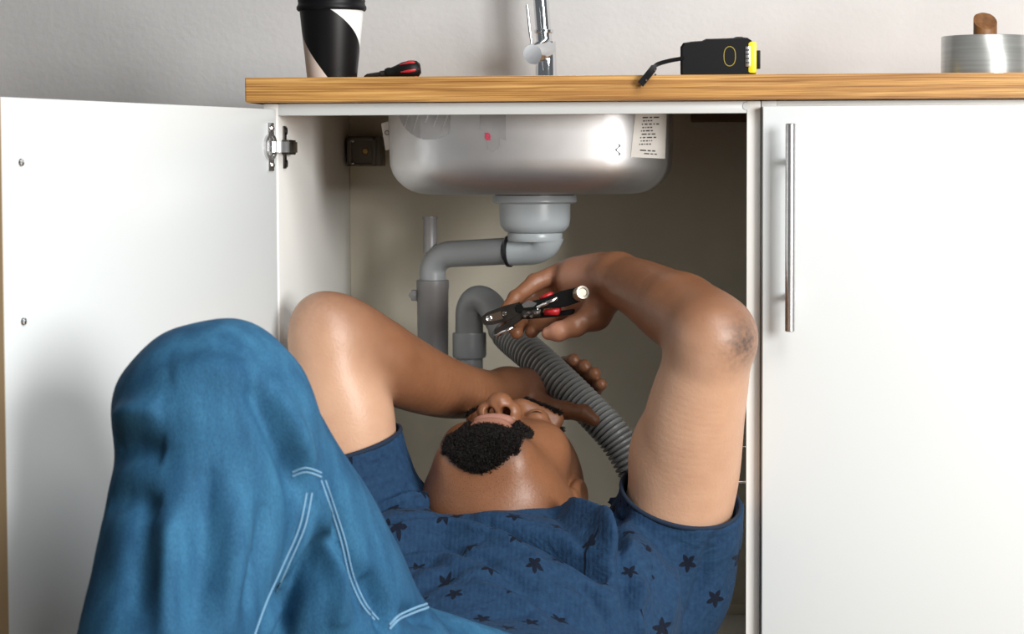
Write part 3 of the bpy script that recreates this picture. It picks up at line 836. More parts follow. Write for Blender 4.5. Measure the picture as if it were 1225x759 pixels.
def np_mesh(name, V, Q, material, parent=None, attrs=None):
    me = bpy.data.meshes.new(name)
    me.vertices.add(len(V)); me.vertices.foreach_set('co', V.astype(np.float32).ravel())
    me.loops.add(Q.size); me.loops.foreach_set('vertex_index', Q.astype(np.int32).ravel())
    me.polygons.add(len(Q)); me.polygons.foreach_set('loop_start', np.arange(0, Q.size, 4, dtype=np.int32))
    me.polygons.foreach_set('use_smooth', np.ones(len(Q), bool))
    me.update(calc_edges=True); me.validate()
    for an, (typ, data) in (attrs or {}).items():
        at = me.attributes.new(an, typ, 'POINT')
        at.data.foreach_set('vector' if typ == 'FLOAT_VECTOR' else ('color' if typ == 'FLOAT_COLOR' else 'value'), data.astype(np.float32).ravel())
    o = bpy.data.objects.new(name, me); C.objects.link(o); me.materials.append(material)
    if parent is not None: part(o, parent)
    return o
_rng = np.random.RandomState(3); _lat = _rng.rand(32, 32, 32).astype(np.float32)
def vnoise(x, y, z):
    x, y, z = np.broadcast_arrays(x, y, z)
    xi, yi, zi = np.floor(x).astype(int), np.floor(y).astype(int), np.floor(z).astype(int)
    fx_, fy_, fz_ = x - xi, y - yi, z - zi
    fx_, fy_, fz_ = [f * f * (3 - 2 * f) for f in (fx_, fy_, fz_)]
    r = 0
    for i in (0, 1):
        for j in (0, 1):
            for k in (0, 1):
                r = r + _lat[(xi + i) % 32, (yi + j) % 32, (zi + k) % 32] * (fx_ if i else 1 - fx_) * (fy_ if j else 1 - fy_) * (fz_ if k else 1 - fz_)
    return r * 2 - 1

man = empty('person', (-0.29, -0.3, 0.0))

# --- joints (frame pixel, frame pixel, depth)
L_sh, L_up = NP(792, 692, 0.020), [NP(803, 640, 0.000), NP(820, 570, -0.030), NP(831, 500, -0.070), NP(846, 435, -0.105)]
L_el = NP(852, 405, -0.120)
L_fore = [L_el, NP(842, 392, -0.098), NP(806, 370, -0.040), NP(768, 347, 0.030), NP(738, 334, 0.085)]
R_sh, R_up = NP(455, 640, 0.020), [NP(430, 590, 0.0), NP(413, 530, -0.010), NP(403, 470, -0.020), NP(394, 420, -0.025)]
R_el = NP(392, 396, -0.025)
R_fore = [R_el, NP(416, 402, -0.010), NP(466, 436, 0.040), NP(525, 462, 0.105), NP(578, 471, 0.170), NP(606, 466, 0.205)]

# --- head frame
ALPHA, BETA, GAMMA = R(8), R(9), R(-3)
u0 = Vector((math.sin(BETA), math.cos(ALPHA) * math.cos(BETA), math.sin(ALPHA))).normalized()
f0 = Vector((0, -math.sin(ALPHA), math.cos(ALPHA))); f0 = (f0 - u0 * f0.dot(u0)).normalized()
f0 = Matrix.Rotation(GAMMA, 3, u0) @ f0
x0 = f0.cross(u0).normalized()
if x0.x < 0: x0 = -x0
HC = np.array(P(610, 587, 0.055))
HR = np.array([list(x0), list(f0), list(u0)]).T        # columns: lateral, face, crown
HS = 1.06
def H(x, f, u): return HC + HR @ (np.array([x, f, u]) * HS)

def add_head(B):
    E = lambda c, r, k=0.012, op='+': B.ell(H(*c), np.array(r) * HS, k, op, HR)
    Cn = lambda a, b, ra, rb, k=0.01, op='+': B.cone(H(*a), H(*b), ra * HS, rb * HS, k, op)
    E((0, -0.012, 0.035), (0.078, 0.098, 0.088), 0.01)
    E((0, 0.030, -0.040), (0.066, 0.062, 0.072), 0.03)
    for s in (-1, 1):
        Cn((s * 0.060, -0.005, -0.045), (s * 0.030, 0.058, -0.092), 0.024, 0.024, 0.025)
        E((s * 0.046, 0.050, -0.012), (0.030, 0.032, 0.032), 0.025)
        Cn((s * 0.012, 0.090, 0.040), (s * 0.050, 0.074, 0.044), 0.010, 0.009, 0.014)
    Cn((-0.030, 0.058, -0.092), (0.030, 0.058, -0.092), 0.024, 0.024, 0.02)
    E((0, 0.070, -0.097), (0.026, 0.024, 0.023), 0.02)
    E((0, 0.072, -0.058), (0.034, 0.026, 0.030), 0.018)
    # full flesh under the chin
    E((0, 0.008, -0.082), (0.074, 0.055, 0.050), 0.03)
    # eye sockets and lids
    for s in (-1, 1):
        E((s * 0.033, 0.104, 0.020), (0.021, 0.018, 0.014), 0.012, '-')
        E((s * 0.033, 0.077, 0.020), (0.0150, 0.0150, 0.0135), 0.004)
    # nose
    Cn((0, 0.084, 0.036), (0, 0.105, -0.014), 0.010, 0.0135, 0.012)
    E((0, 0.108, -0.020), (0.0150, 0.0135, 0.0130), 0.006)
    for s in (-1, 1): E((s * 0.0160, 0.098, -0.022), (0.0105, 0.0125, 0.0115), 0.005)
    # lips
    E((0, 0.0955, -0.0475), (0.024, 0.0080, 0.0070), 0.004)
    E((0, 0.0930, -0.0635), (0.023, 0.0095, 0.0080), 0.004)
    E((0, 0.1015, -0.0555), (0.030, 0.0100, 0.0016), 0.002, '-')
    E((0, 0.110, -0.038), (0.0040, 0.008, 0.006), 0.004, '-')
    for s in (-1, 1):
        Cn((s * 0.0092, 0.1020, -0.0380), (s * 0.0088, 0.0960, -0.0100), 0.0066, 0.0056, 0.001, '-')
        # eyelid slit
        E((s * 0.033, 0.0915, 0.0165), (0.0125, 0.0050, 0.0019), 0.0015, '-')
        # ears
        E((s * 0.080, -0.010, 0.002), (0.010, 0.022, 0.032), 0.006)
        E((s * 0.090, -0.002, 0.006), (0.006, 0.011, 0.017), 0.004, '-')
        E((s * 0.079, -0.002, -0.026), (0.008, 0.010, 0.011), 0.005)
NECK_B = NP(612, 668, -0.035)

def finger(B, pts, rad, k=0.003):
    for i in range(len(pts) - 1): B.cone(NP(*pts[i]), NP(*pts[i + 1]), rad[i], rad[i + 1], k)
    for p, r in zip(pts[1:-1], rad[1:-1]): B.ell(NP(*p), (r * 1.04,) * 3, 0.003)

NAILS = []
def add_left_hand(B):
    W = NP(733, 335, 0.095)
    # palm: heel, knuckle row (little-finger side is uppermost)
    B.chain([NP(738, 333, 0.085), NP(716, 332, 0.115), NP(690, 333, 0.140)], [0.031, 0.029, 0.026], 0.012)
    B.cone(NP(722, 322, 0.118), NP(672, 326, 0.158), 0.019, 0.0135, 0.010)
    B.cone(NP(722, 335, 0.118), NP(674, 340, 0.164), 0.020, 0.014, 0.010)
    B.cone(NP(722, 348, 0.115), NP(680, 353, 0.160), 0.020, 0.014, 0.010)
    B.cone(NP(722, 358, 0.110), NP(692, 366, 0.148), 0.020, 0.0145, 0.010)
    # fingers, little to index, curled round the tool from behind
    finger(B, [(668, 327, 0.158), (640, 338, 0.150), (617, 357, 0.130), (604, 373, 0.112)], [0.0125, 0.0108, 0.0096, 0.0080])
    finger(B, [(672, 341, 0.166), (638, 352, 0.172), (612, 371, 0.150), (606, 389, 0.118)], [0.0130, 0.0115, 0.0102, 0.0085])
    finger(B, [(676, 354, 0.164), (644, 366, 0.172), (622, 384, 0.150), (618, 398, 0.118)], [0.0130, 0.0115, 0.0102, 0.0085])
    finger(B, [(688, 366, 0.150), (660, 376, 0.160), (642, 388, 0.142), (636, 397, 0.115)], [0.0130, 0.0112, 0.0100, 0.0085])
    for q in ([(704, 318, 0.096), (706, 336, 0.086), (710, 352, 0.084)], [(676, 332, 0.128), (684, 348, 0.122), (698, 360, 0.112)]):
        B.chain([NP(*p) for p in q], [0.0012, 0.0020, 0.0012], 0.004, '-')
    # thumb from the side of the palm
    B.cone(NP(724, 350, 0.100), NP(712, 378, 0.090), 0.022, 0.019, 0.012)
    finger(B, [(714, 376, 0.092), (688, 390, 0.078), (668, 397, 0.076), (656, 399, 0.080)], [0.0175, 0.0128, 0.0112, 0.0085], 0.006)

def add_right_hand(B):
    B.chain([NP(606, 466, 0.205), NP(628, 462, 0.232), NP(648, 466, 0.255)], [0.027, 0.024, 0.021], 0.012)
    ax = np.array(hose_pts[0] - hose_pts[0])
    # knuckles behind the hose, fingers wrapped over its far side, tips on the upper right
    kn = [(656, 452, 0.272), (664, 463, 0.266), (672, 474, 0.260), (680, 485, 0.254)]
    md = [(676, 436, 0.276), (689, 444, 0.270), (701, 455, 0.262), (711, 467, 0.254)]
    tp = [(686, 431, 0.246), (699, 438, 0.240), (711, 447, 0.232), (719, 460, 0.226)]
    for a, b, c, rr in zip(kn, md, tp, (0.0092, 0.0096, 0.0096, 0.0086)):
        B.cone(NP(632, 464, 0.238), NP(*a), 0.017, 0.0115, 0.009)
        finger(B, [a, b, c], [rr * 1.15, rr * 1.05, rr * 0.92], 0.003)
    # thumb lies under the hose
    B.cone(NP(630, 474, 0.222), NP(652, 487, 0.200), 0.019, 0.0135, 0.010)
    finger(B, [(652, 487, 0.200), (676, 491, 0.186), (698, 495, 0.178), (710, 503, 0.176)], [0.0130, 0.0110, 0.0105, 0.0085], 0.006)

def torso(B, inf=0.0, k=0.05):
    B.ell((-0.285, -0.120, 0.262), (0.185 + inf, 0.165 + inf, 0.116 + inf), k)
    for sx in (-1, 1): B.ell((-0.290 + sx * 0.118, -0.095, 0.276), (0.085 + inf, 0.115 + inf, 0.102 + inf), k)
    B.ell((-0.285, -0.300, 0.180), (0.170 + inf, 0.210 + inf, 0.115 + inf), k)

def build_body():
    B = Field((-0.60, -0.44, 0.03), (0.06, 0.36, 0.72), 0.002)
    torso(B, -0.048)
    # shoulders and arms
    for sh, up, el, fore, ru, rf in (
        (L_sh, L_up, L_el, L_fore, [0.062, 0.065, 0.0635, 0.0585, 0.0500], [0.046, 0.048, 0.0445, 0.0365, 0.0310]),
        (R_sh, R_up, R_el, R_fore, [0.062, 0.062, 0.0605, 0.0555, 0.0480], [0.043, 0.045, 0.0470, 0.0395, 0.0305, 0.0265])):
        B.cone((-0.285, -0.03, 0.27), sh, 0.085, 0.060, 0.04)
        B.chain([sh] + up + [el], ru + [rf[0] * 0.98], 0.015, '+', 10)
        B.chain(fore, rf, 0.018, '+', 10)
    # elbow points and muscle fullness
    B.ell(NP(874, 398, -0.125), (0.021, 0.022, 0.026), 0.020)
    B.ell(NP(884, 410, -0.120), (0.014, 0.016, 0.020), 0.016)
    B.ell(NP(815, 360, -0.050), (0.034, 0.030, 0.026), 0.02)
    B.ell(NP(383, 380, -0.030), (0.020, 0.022, 0.020), 0.020)
    B.ell(NP(455, 425, 0.020), (0.035, 0.03, 0.030), 0.02)
    B.ell(NP(805, 545, -0.035), (0.050, 0.045, 0.060), 0.02)
    B.ell(NP(424, 500, -0.02), (0.045, 0.045, 0.06), 0.02)
    # neck and head
    B.cone(H(0, -0.018, -0.050), NECK_B, 0.078, 0.082, 0.02)
    add_head(B)
    add_left_hand(B)
    add_right_hand(B)
    V, Q = B.mesh(1)
    return B, V, Q
B, V, Q = build_body()

# pigment, stored per vertex: r = lip colour, g = palm / fingertip lightness, b = dark worn elbow, a = beard shadow stubble
def gauss(c, r): return np.exp(-np.sum(((V - np.array(c)) / r) ** 2, 1))
loc = (V - HC) @ HR / HS
lip = np.exp(-((loc[:, 0] / 0.026) ** 4 + ((loc[:, 1] - 0.098) / 0.016) ** 4 + ((loc[:, 2] + 0.055) / 0.016) ** 4))
palm = gauss(NP(690, 340, 0.115), 0.042) + gauss(NP(640, 460, 0.235), 0.035) + gauss(NP(660, 395, 0.075), 0.02)
elb = 1.3 * gauss(NP(884, 408, -0.145), 0.027) + 0.35 * gauss(NP(380, 372, -0.045), 0.03)
stub = np.exp(-((loc[:, 0] / 0.075) ** 4 + ((loc[:, 1] - 0.035) / 0.06) ** 4 + ((loc[:, 2] + 0.10) / 0.05) ** 4))
fore = np.clip((V[:, 2] - 0.44) / 0.16, 0, 1)            # tanned forearms and hands are darker than the upper arms
def _bm(l):
    x, f, u = l[:, 0], l[:, 1], l[:, 2]
    return np.clip(1.5 - np.sqrt((x / 0.036) ** 2 + ((f - 0.080) / 0.017) ** 2), 0, 0.5) / 0.5 * (u < -0.078) * (u > -0.14)
elb = np.maximum(elb, 1.0 * _bm(loc))
attr = np.stack([lip, np.clip(palm, 0, 1), np.clip(elb, 0, 1), stub], 1)
headm = np.clip(1.35 - np.sqrt((loc[:, 0] / 0.10) ** 2 + (loc[:, 1] / 0.13) ** 2 + (loc[:, 2] / 0.16) ** 2), 0, 0.35) / 0.35
def seg_t(pts):
    d = None
    for a, b in zip(pts[:-1], pts[1:]):
        ab = b - a; t = np.clip(((V - a) @ ab) / (ab @ ab), 0, 1)
        q = np.linalg.norm(V - a - t[:, None] * ab, axis=1); d = q if d is None else np.minimum(d, q)
    return d
du = np.minimum(seg_t([L_sh] + L_up), seg_t([R_sh] + R_up)); df = np.minimum(seg_t(L_fore[1:]), seg_t(R_fore[1:]))
dh = np.minimum(np.linalg.norm(V - NP(680, 350, 0.13), axis=1), np.linalg.norm(V - NP(665, 465, 0.24), axis=1))
dark = 1 / (1 + np.exp(-(du - np.minimum(df, dh)) / 0.012))
dark = np.maximum(dark, headm)

def skin_material():
    m = bpy.data.materials.new('skin'); m.use_nodes = True
    nt = m.node_tree; b = nt.nodes['Principled BSDF']
    b.inputs['Roughness'].default_value = 0.42; b.inputs['Specular IOR Level'].default_value = 0.45
    b.inputs['Subsurface Weight'].default_value = 0.12
    b.inputs['Subsurface Radius'].default_value = (0.010, 0.004, 0.002); b.inputs['Subsurface Scale'].default_value = 0.5
    at = nt.nodes.new('ShaderNodeAttribute'); at.attribute_name = 'pigment'
    dk = nt.nodes.new('ShaderNodeAttribute'); dk.attribute_name = 'tan'
    sp = nt.nodes.new('ShaderNodeSeparateColor'); nt.links.new(at.outputs['Color'], sp.inputs[0])
    tc = nt.nodes.new('ShaderNodeTexCoord')
    n = nt.nodes.new('ShaderNodeTexNoise'); n.inputs['Scale'].default_value = 35; n.inputs['Detail'].default_value = 5
    nt.links.new(tc.outputs['Object'], n.inputs['Vector'])
    def mix(fac, c1, c2, blend='MIX'):
        x = nt.nodes.new('ShaderNodeMixRGB'); x.blend_type = blend
        if isinstance(fac, (int, float)): x.inputs['Fac'].default_value = fac
        else: nt.links.new(fac, x.inputs['Fac'])
        for i, c in ((1, c1), (2, c2)):
            if isinstance(c, tuple): x.inputs[i].default_value = (*c, 1)
            else: nt.links.new(c, x.inputs[i])
        return x.outputs[0]
    light = mix(n.outputs['Fac'], (0.53, 0.305, 0.195), (0.64, 0.40, 0.265))
    darkc = mix(n.outputs['Fac'], (0.185, 0.075, 0.034), (0.265, 0.115, 0.055))
    c = mix(dk.outputs['Fac'], light, darkc)
    c = mix(sp.outputs[1], c, (0.46, 0.225, 0.145))
    n2 = nt.nodes.new('ShaderNodeTexNoise'); n2.inputs['Scale'].default_value = 160; n2.inputs['Detail'].default_value = 4
    nt.links.new(tc.outputs['Object'], n2.inputs['Vector'])
    eg = nt.nodes.new('ShaderNodeMath'); eg.operation = 'MULTIPLY'; nt.links.new(sp.outputs[2], eg.inputs[0]); nt.links.new(n2.outputs['Fac'], eg.inputs[1])
    eg2 = nt.nodes.new('ShaderNodeMath'); eg2.operation = 'MULTIPLY'; eg2.use_clamp = True; nt.links.new(eg.outputs[0], eg2.inputs[0]); eg2.inputs[1].default_value = 1.5
    c = mix(eg2.outputs[0], c, (0.105, 0.074, 0.062))
    c = mix(sp.outputs[0], c, (0.37, 0.18, 0.135))
    sg = nt.nodes.new('ShaderNodeMath'); sg.operation = 'MULTIPLY'; nt.links.new(at.outputs['Alpha'], sg.inputs[0])
    rr = nt.nodes.new('ShaderNodeValToRGB'); rr.color_ramp.elements[0].position = 0.55; rr.color_ramp.elements[1].position = 0.66
    n3 = nt.nodes.new('ShaderNodeTexNoise'); n3.inputs['Scale'].default_value = 800; n3.inputs['Detail'].default_value = 2
    nt.links.new(tc.outputs['Object'], n3.inputs['Vector']); nt.links.new(n3.outputs['Fac'], rr.inputs['Fac']); nt.links.new(rr.outputs['Color'], sg.inputs[1])
    sg2 = nt.nodes.new('ShaderNodeMath'); sg2.operation = 'MULTIPLY'; sg2.inputs[1].default_value = 0.45; nt.links.new(sg.outputs[0], sg2.inputs[0])
    c = mix(sg2.outputs[0], c, (0.03, 0.015, 0.01))
    nt.links.new(c, b.inputs['Base Color'])
    n4 = nt.nodes.new('ShaderNodeTexNoise'); n4.inputs['Scale'].default_value = 260; n4.inputs['Detail'].default_value = 4
    nt.links.new(tc.outputs['Object'], n4.inputs['Vector'])
    bp = nt.nodes.new('ShaderNodeBump'); bp.inputs['Strength'].default_value = 0.22; bp.inputs['Distance'].default_value = 0.0015
    nt.links.new(n4.outputs['Fac'], bp.inputs['Height']); nt.links.new(bp.outputs['Normal'], b.inputs['Normal'])
    return m
M['skin'] = skin_material()
body = np_mesh('body', V, Q, M['skin'], man, {'pigment': ('FLOAT_COLOR', attr), 'tan': ('FLOAT', dark)})
body_bvh = bvh_of(body)

# --- eyes, eyebrows, beard
for s in (-1, 1):
    c = H(s * 0.033, 0.0775, 0.0200)
    bm = bmesh.new(); bmesh.ops.create_uvsphere(bm, u_segments=20, v_segments=12, radius=0.0128 * HS)
    bmesh.ops.translate(bm, verts=bm.verts[:], vec=Vector(c))
    part(from_bm('eye', bm, M['eye']), man)
def hairs(name, roots, seed, length, rad, curl, fn_dir):
    rg = random.Random(seed); bm = bmesh.new()
    for p, n_ in roots:
        d = fn_dir(p, n_, rg)
        a = d.orthogonal().normalized(); b_ = d.cross(a)
        ph = rg.uniform(0, 6.28); L = length * rg.uniform(0.6, 1.25); cw = curl * rg.uniform(0.6, 1.3)
        pts = []
        for i in range(5):
            t = i / 4; an = ph + t * 5.0
            pts.append(p - n_ * 0.0004 + d * L * t + (a * (math.cos(an) - math.cos(ph)) + b_ * (math.sin(an) - math.sin(ph))) * cw)
        add_tube(bm, pts, [rad, rad, rad * 0.95, rad * 0.8, rad * 0.4], 4, False)
    o = from_bm(name, bm, M['hair'], None, True, False)
    return part(o, man)
nrm = np.zeros((len(body.data.vertices), 3), np.float32); body.data.vertices.foreach_get('normal', nrm.ravel())
Vw = V
def in_beard(l):
    x, f, u = l[:, 0], l[:, 1], l[:, 2]
    ok = (u > -0.135) & (f < 0.105) & (np.abs(x) < 0.05)
    low = 0.055 + 14.0 * x * x                                # curved lower edge under the chin
    chin = (u < -0.070) & (f > low) & (np.abs(x) < 0.041)
    side = (np.abs(x) > 0.026) & (np.abs(x) < 0.043) & (u < -0.046) & (f > 0.073)
    lips = (np.abs(x) < 0.027) & (u > -0.079)
    return (chin | side) & ~lips & ok
mb = np.where(in_beard(loc))[0]
rs = np.random.RandomState(5)
sel = rs.choice(mb, 13000, replace=True) if len(mb) else []
roots = [(Vector(Vw[i]) + Vector(rs.uniform(-0.001, 0.001, 3)), Vector(nrm[i])) for i in sel]
beard = hairs('beard', roots, 4, 0.0050, 0.00040, 0.0013, lambda p, n_, g: (n_ + Vector((g.uniform(-.5, .5), g.uniform(-.5, .5), g.uniform(-.5, .5)))).normalized())
beard['kind'] = 'stuff'; beard['label'] = 'short curly black beard on the chin'
for s in (-1, 1):
    l = loc; k_ = np.where((s * l[:, 0] > 0.010) & (s * l[:, 0] < 0.055) & (np.abs(l[:, 2] - 0.043 - 0.002 * np.sin(s * l[:, 0] * 60)) < 0.0045) & (l[:, 1] > 0.05) & (l[:, 1] < 0.12))[0]
    if len(k_) == 0: continue
    sel = rs.choice(k_, 500, replace=True)
    side_v = Vector(HR[:, 0]) * s
    eb = hairs('eyebrow', [(Vector(Vw[i]), Vector(nrm[i])) for i in sel], 6 + s, 0.006, 0.0003, 0.0006, lambda p, n_, g: (n_ * 0.4 + side_v + Vector((g.uniform(-.3, .3),) * 3)).normalized()); eb['kind'] = 'stuff'

# --- t-shirt
def shirt_material():
    m = bpy.data.materials.new('star_print_jersey'); m.use_nodes = True
    nt = m.node_tree; b = nt.nodes['Principled BSDF']; b.inputs['Roughness'].default_value = 0.85
    b.inputs['Specular IOR Level'].default_value = 0.2; b.inputs['Sheen Weight'].default_value = 0.03
    b.inputs['Sheen Tint'].default_value = (0.5, 0.7, 1.0, 1)
    at = nt.nodes.new('ShaderNodeAttribute'); at.attribute_name = 'cloth_uv'
    def mth(op, a, b_=None, clamp=False):
        n = nt.nodes.new('ShaderNodeMath'); n.operation = op; n.use_clamp = clamp
        for i, v in enumerate((a, b_)):
            if v is None: continue
            if isinstance(v, (int, float)): n.inputs[i].default_value = v
            else: nt.links.new(v, n.inputs[i])
        return n.outputs[0]
    sp = nt.nodes.new('ShaderNodeSeparateXYZ'); nt.links.new(at.outputs['Vector'], sp.inputs[0])
    cell = 0.052
    row = mth('FLOOR', mth('DIVIDE', sp.outputs['Y'], cell))
    xs = mth('ADD', mth('DIVIDE', sp.outputs['X'], cell), mth('MULTIPLY', mth('MODULO', row, 2.0), 0.5))
    ix = mth('FLOOR', xs)
    cmb = nt.nodes.new('ShaderNodeCombineXYZ'); nt.links.new(ix, cmb.inputs[0]); nt.links.new(row, cmb.inputs[1])
    wn = nt.nodes.new('ShaderNodeTexWhiteNoise'); wn.noise_dimensions = '3D'; nt.links.new(cmb.outputs[0], wn.inputs['Vector'])
    wsp = nt.nodes.new('ShaderNodeSeparateXYZ'); nt.links.new(wn.outputs['Color'], wsp.inputs[0])
    lx = mth('SUBTRACT', mth('SUBTRACT', xs, ix), mth('ADD', 0.36, mth('MULTIPLY', wsp.outputs[0], 0.28)))
    ys = mth('DIVIDE', sp.outputs['Y'], cell)
    ly = mth('SUBTRACT', mth('SUBTRACT', ys, row), mth('ADD', 0.36, mth('MULTIPLY', wsp.outputs[1], 0.28)))
    rad = mth('SQRT', mth('ADD', mth('MULTIPLY', lx, lx), mth('MULTIPLY', ly, ly)))
    th = mth('ADD', mth('ARCTAN2', ly, lx), mth('MULTIPLY', wsp.outputs[2], 6.28))
    starr = mth('ADD', 0.150, mth('MULTIPLY', mth('ARCSINE', mth('COSINE', mth('MULTIPLY', th, 5.0))), 0.040))
    star = mth('LESS_THAN', rad, starr)
    n = nt.nodes.new('ShaderNodeTexNoise'); n.inputs['Scale'].default_value = 160; n.inputs['Detail'].default_value = 6
    tc = nt.nodes.new('ShaderNodeTexCoord'); nt.links.new(tc.outputs['Object'], n.inputs['Vector'])
    m1 = nt.nodes.new('ShaderNodeMixRGB'); m1.inputs[1].default_value = (0.0045, 0.020, 0.054, 1); m1.inputs[2].default_value = (0.020, 0.060, 0.128, 1)
    nt.links.new(n.outputs['Fac'], m1.inputs['Fac'])
    m2 = nt.nodes.new('ShaderNodeMixRGB'); m2.inputs[2].default_value = (0.0025, 0.006, 0.016, 1)
    nt.links.new(star, m2.inputs['Fac']); nt.links.new(m1.outputs[0], m2.inputs[1])
    nt.links.new(m2.outputs[0], b.inputs['Base Color'])
    wv = nt.nodes.new('ShaderNodeTexWave'); wv.inputs['Scale'].default_value = 60; wv.inputs['Distortion'].default_value = 0.3
    nt.links.new(at.outputs['Vector'], wv.inputs['Vector'])
    n2 = nt.nodes.new('ShaderNodeTexNoise'); n2.inputs['Scale'].default_value = 500; nt.links.new(tc.outputs['Object'], n2.inputs['Vector'])
    n5 = nt.nodes.new('ShaderNodeTexNoise'); n5.inputs['Scale'].default_value = 26; n5.inputs['Detail'].default_value = 3; n5.inputs['Distortion'].default_value = 1.2
    mp5 = nt.nodes.new('ShaderNodeMapping'); mp5.inputs['Scale'].default_value = (1, 2.2, 1.4); mp5.inputs['Rotation'].default_value = (0, 0, 0.35)
    nt.links.new(tc.outputs['Object'], mp5.inputs['Vector']); nt.links.new(mp5.outputs[0], n5.inputs['Vector'])
    hh = mth('ADD', mth('ADD', mth('MULTIPLY', wv.outputs['Fac'], 0.4), mth('MULTIPLY', n2.outputs['Fac'], 0.8)), mth('MULTIPLY', n5.outputs['Fac'], 9.0))
    bp = nt.nodes.new('ShaderNodeBump'); bp.inputs['Strength'].default_value = 0.4; bp.inputs['Distance'].default_value = 0.001
    nt.links.new(hh, bp.inputs['Height']); nt.links.new(bp.outputs['Normal'], b.inputs['Normal'])
    return m
M['shirt'] = shirt_material()

def build_shirt():
    S = Field((-0.56, -0.56, 0.0), (0.06, 0.16, 0.62), 0.003)
    torso(S, 0.006, 0.05)
    S.ell((-0.285, -0.43, 0.125), (0.165, 0.12, 0.105), 0.04)
    # yoke towards the neck
    S.cone(NECK_B + np.array([0, -0.02, -0.01]), NECK_B + np.array([0, -0.08, -0.02]), 0.080, 0.085, 0.03)
    cuffs = []
    for sh, up, q, tdir, rr in ((L_sh, L_up, 0.66, 1, 0.0735), (R_sh, R_up, 0.98, -1, 0.0705)):
        S.cone((-0.285, -0.03, 0.26), sh, 0.10, 0.078, 0.04)
        end = up[0] + (up[1] - up[0]) * q
        S.cone(sh, up[0], 0.080, rr + 0.002, 0.02)
        S.cone(up[0], up[0] + (up[1] - up[0]) * (q + 0.5), rr + 0.001, rr, 0.01)
        cuffs.append((end, (up[1] - up[0]) / np.linalg.norm(up[1] - up[0]), rr))
    # the left sleeve (picture right) hangs down into the side of the shirt
    S.cone(NP(812, 640, -0.01), NP(790, 760, 0.0), 0.064, 0.054, 0.03)
    X, Y, Z = S.grid()
    # wrinkles before the openings are cut
    w1 = vnoise(X * 7 + Y * 3, Y * 26 - X * 9, Z * 9 + 4)
    w2 = vnoise(X * 13 - Y * 8 + 7, Y * 40 + X * 14, Z * 20)
    w3 = vnoise(X * 5 + 2, Y * 9 + 5, Z * 5)
    S.D += (0.0070 * (1 - np.abs(w1) * 2) * 0.6 + 0.0022 * w2 + 0.004 * w3).astype(np.float32)
    # armholes: cut straight across each cuff and hollow the hem
    for c, d, rr in cuffs:
        def half(X, Y, Z, c=c, d=d):
            ax_ = (X - c[0]) * d[0] + (Y - c[1]) * d[1] + (Z - c[2]) * d[2]
            r_ = np.sqrt(np.maximum((X - c[0]) ** 2 + (Y - c[1]) ** 2 + (Z - c[2]) ** 2 - ax_ ** 2, 0))
            return np.maximum(-ax_, r_ - 0.13)
        S.put(half, c - 0.16, c + 0.16, 0.0, '-')
        S.cone(c - d * 0.022, c + d * 0.05, rr - 0.0048, rr - 0.0042, 0.002, '-')
    # neck opening
    S.cone(H(0, -0.02, -0.085), H(0, -0.01, -0.02), 0.083, 0.10, 0.006, '-')
    Vs, Qs = S.mesh(2)
    return S, Vs, Qs, cuffs
S_, Vs, Qs, cuffs = build_shirt()
def vnormals(V, Q):
    n = np.cross(V[Q[:, 2]] - V[Q[:, 0]], V[Q[:, 3]] - V[Q[:, 1]]); N = np.zeros_like(V)
    for c in range(4):
        for d in range(3): N[:, d] += np.bincount(Q[:, c], n[:, d], len(V))
    return N / np.maximum(np.linalg.norm(N, axis=1), 1e-12)[:, None]
def sculpt(V, Q, folds, gain=1.7):
    """press cloth folds into a surface: each fold is a line laid on it, a depth and a width"""
    bv = BVHTree.FromPolygons([Vector(v) for v in V], Q.tolist())
    N = vnormals(V, Q); dsp = np.zeros(len(V))
    for pix, amp, wid in folds:
        pts = []
        for p in spline([Vector((x, y, 0)) for x, y in pix], 5):
            h = bv.ray_cast(CAM, ray(p.x, p.y).normalized())
            if h[0] is not None and (not pts or (h[0] - Vector(pts[-1])).length < 0.09): pts.append(np.array(h[0]))
        if len(pts) < 2: continue
        A = np.array(pts); near = np.where(np.all((V > A.min(0) - 4 * wid) & (V < A.max(0) + 4 * wid), axis=1))[0]
        W = V[near]; best = np.full(len(W), 9.0); tb = np.zeros(len(W))
        for i in range(len(A) - 1):
            ab = A[i + 1] - A[i]; t = np.clip(((W - A[i]) @ ab) / (ab @ ab + 1e-12), 0, 1)
            d = np.linalg.norm(W - A[i] - t[:, None] * ab, axis=1); m = d < best
            best[m] = d[m]; tb[m] = (i + t[m]) / (len(A) - 1)
        dsp[near] += gain * amp * np.exp(-(best / wid) ** 2) * (0.25 + 0.75 * np.sin(math.pi * np.clip(tb, 0, 1)) ** 0.6)
    return V + N * dsp[:, None]
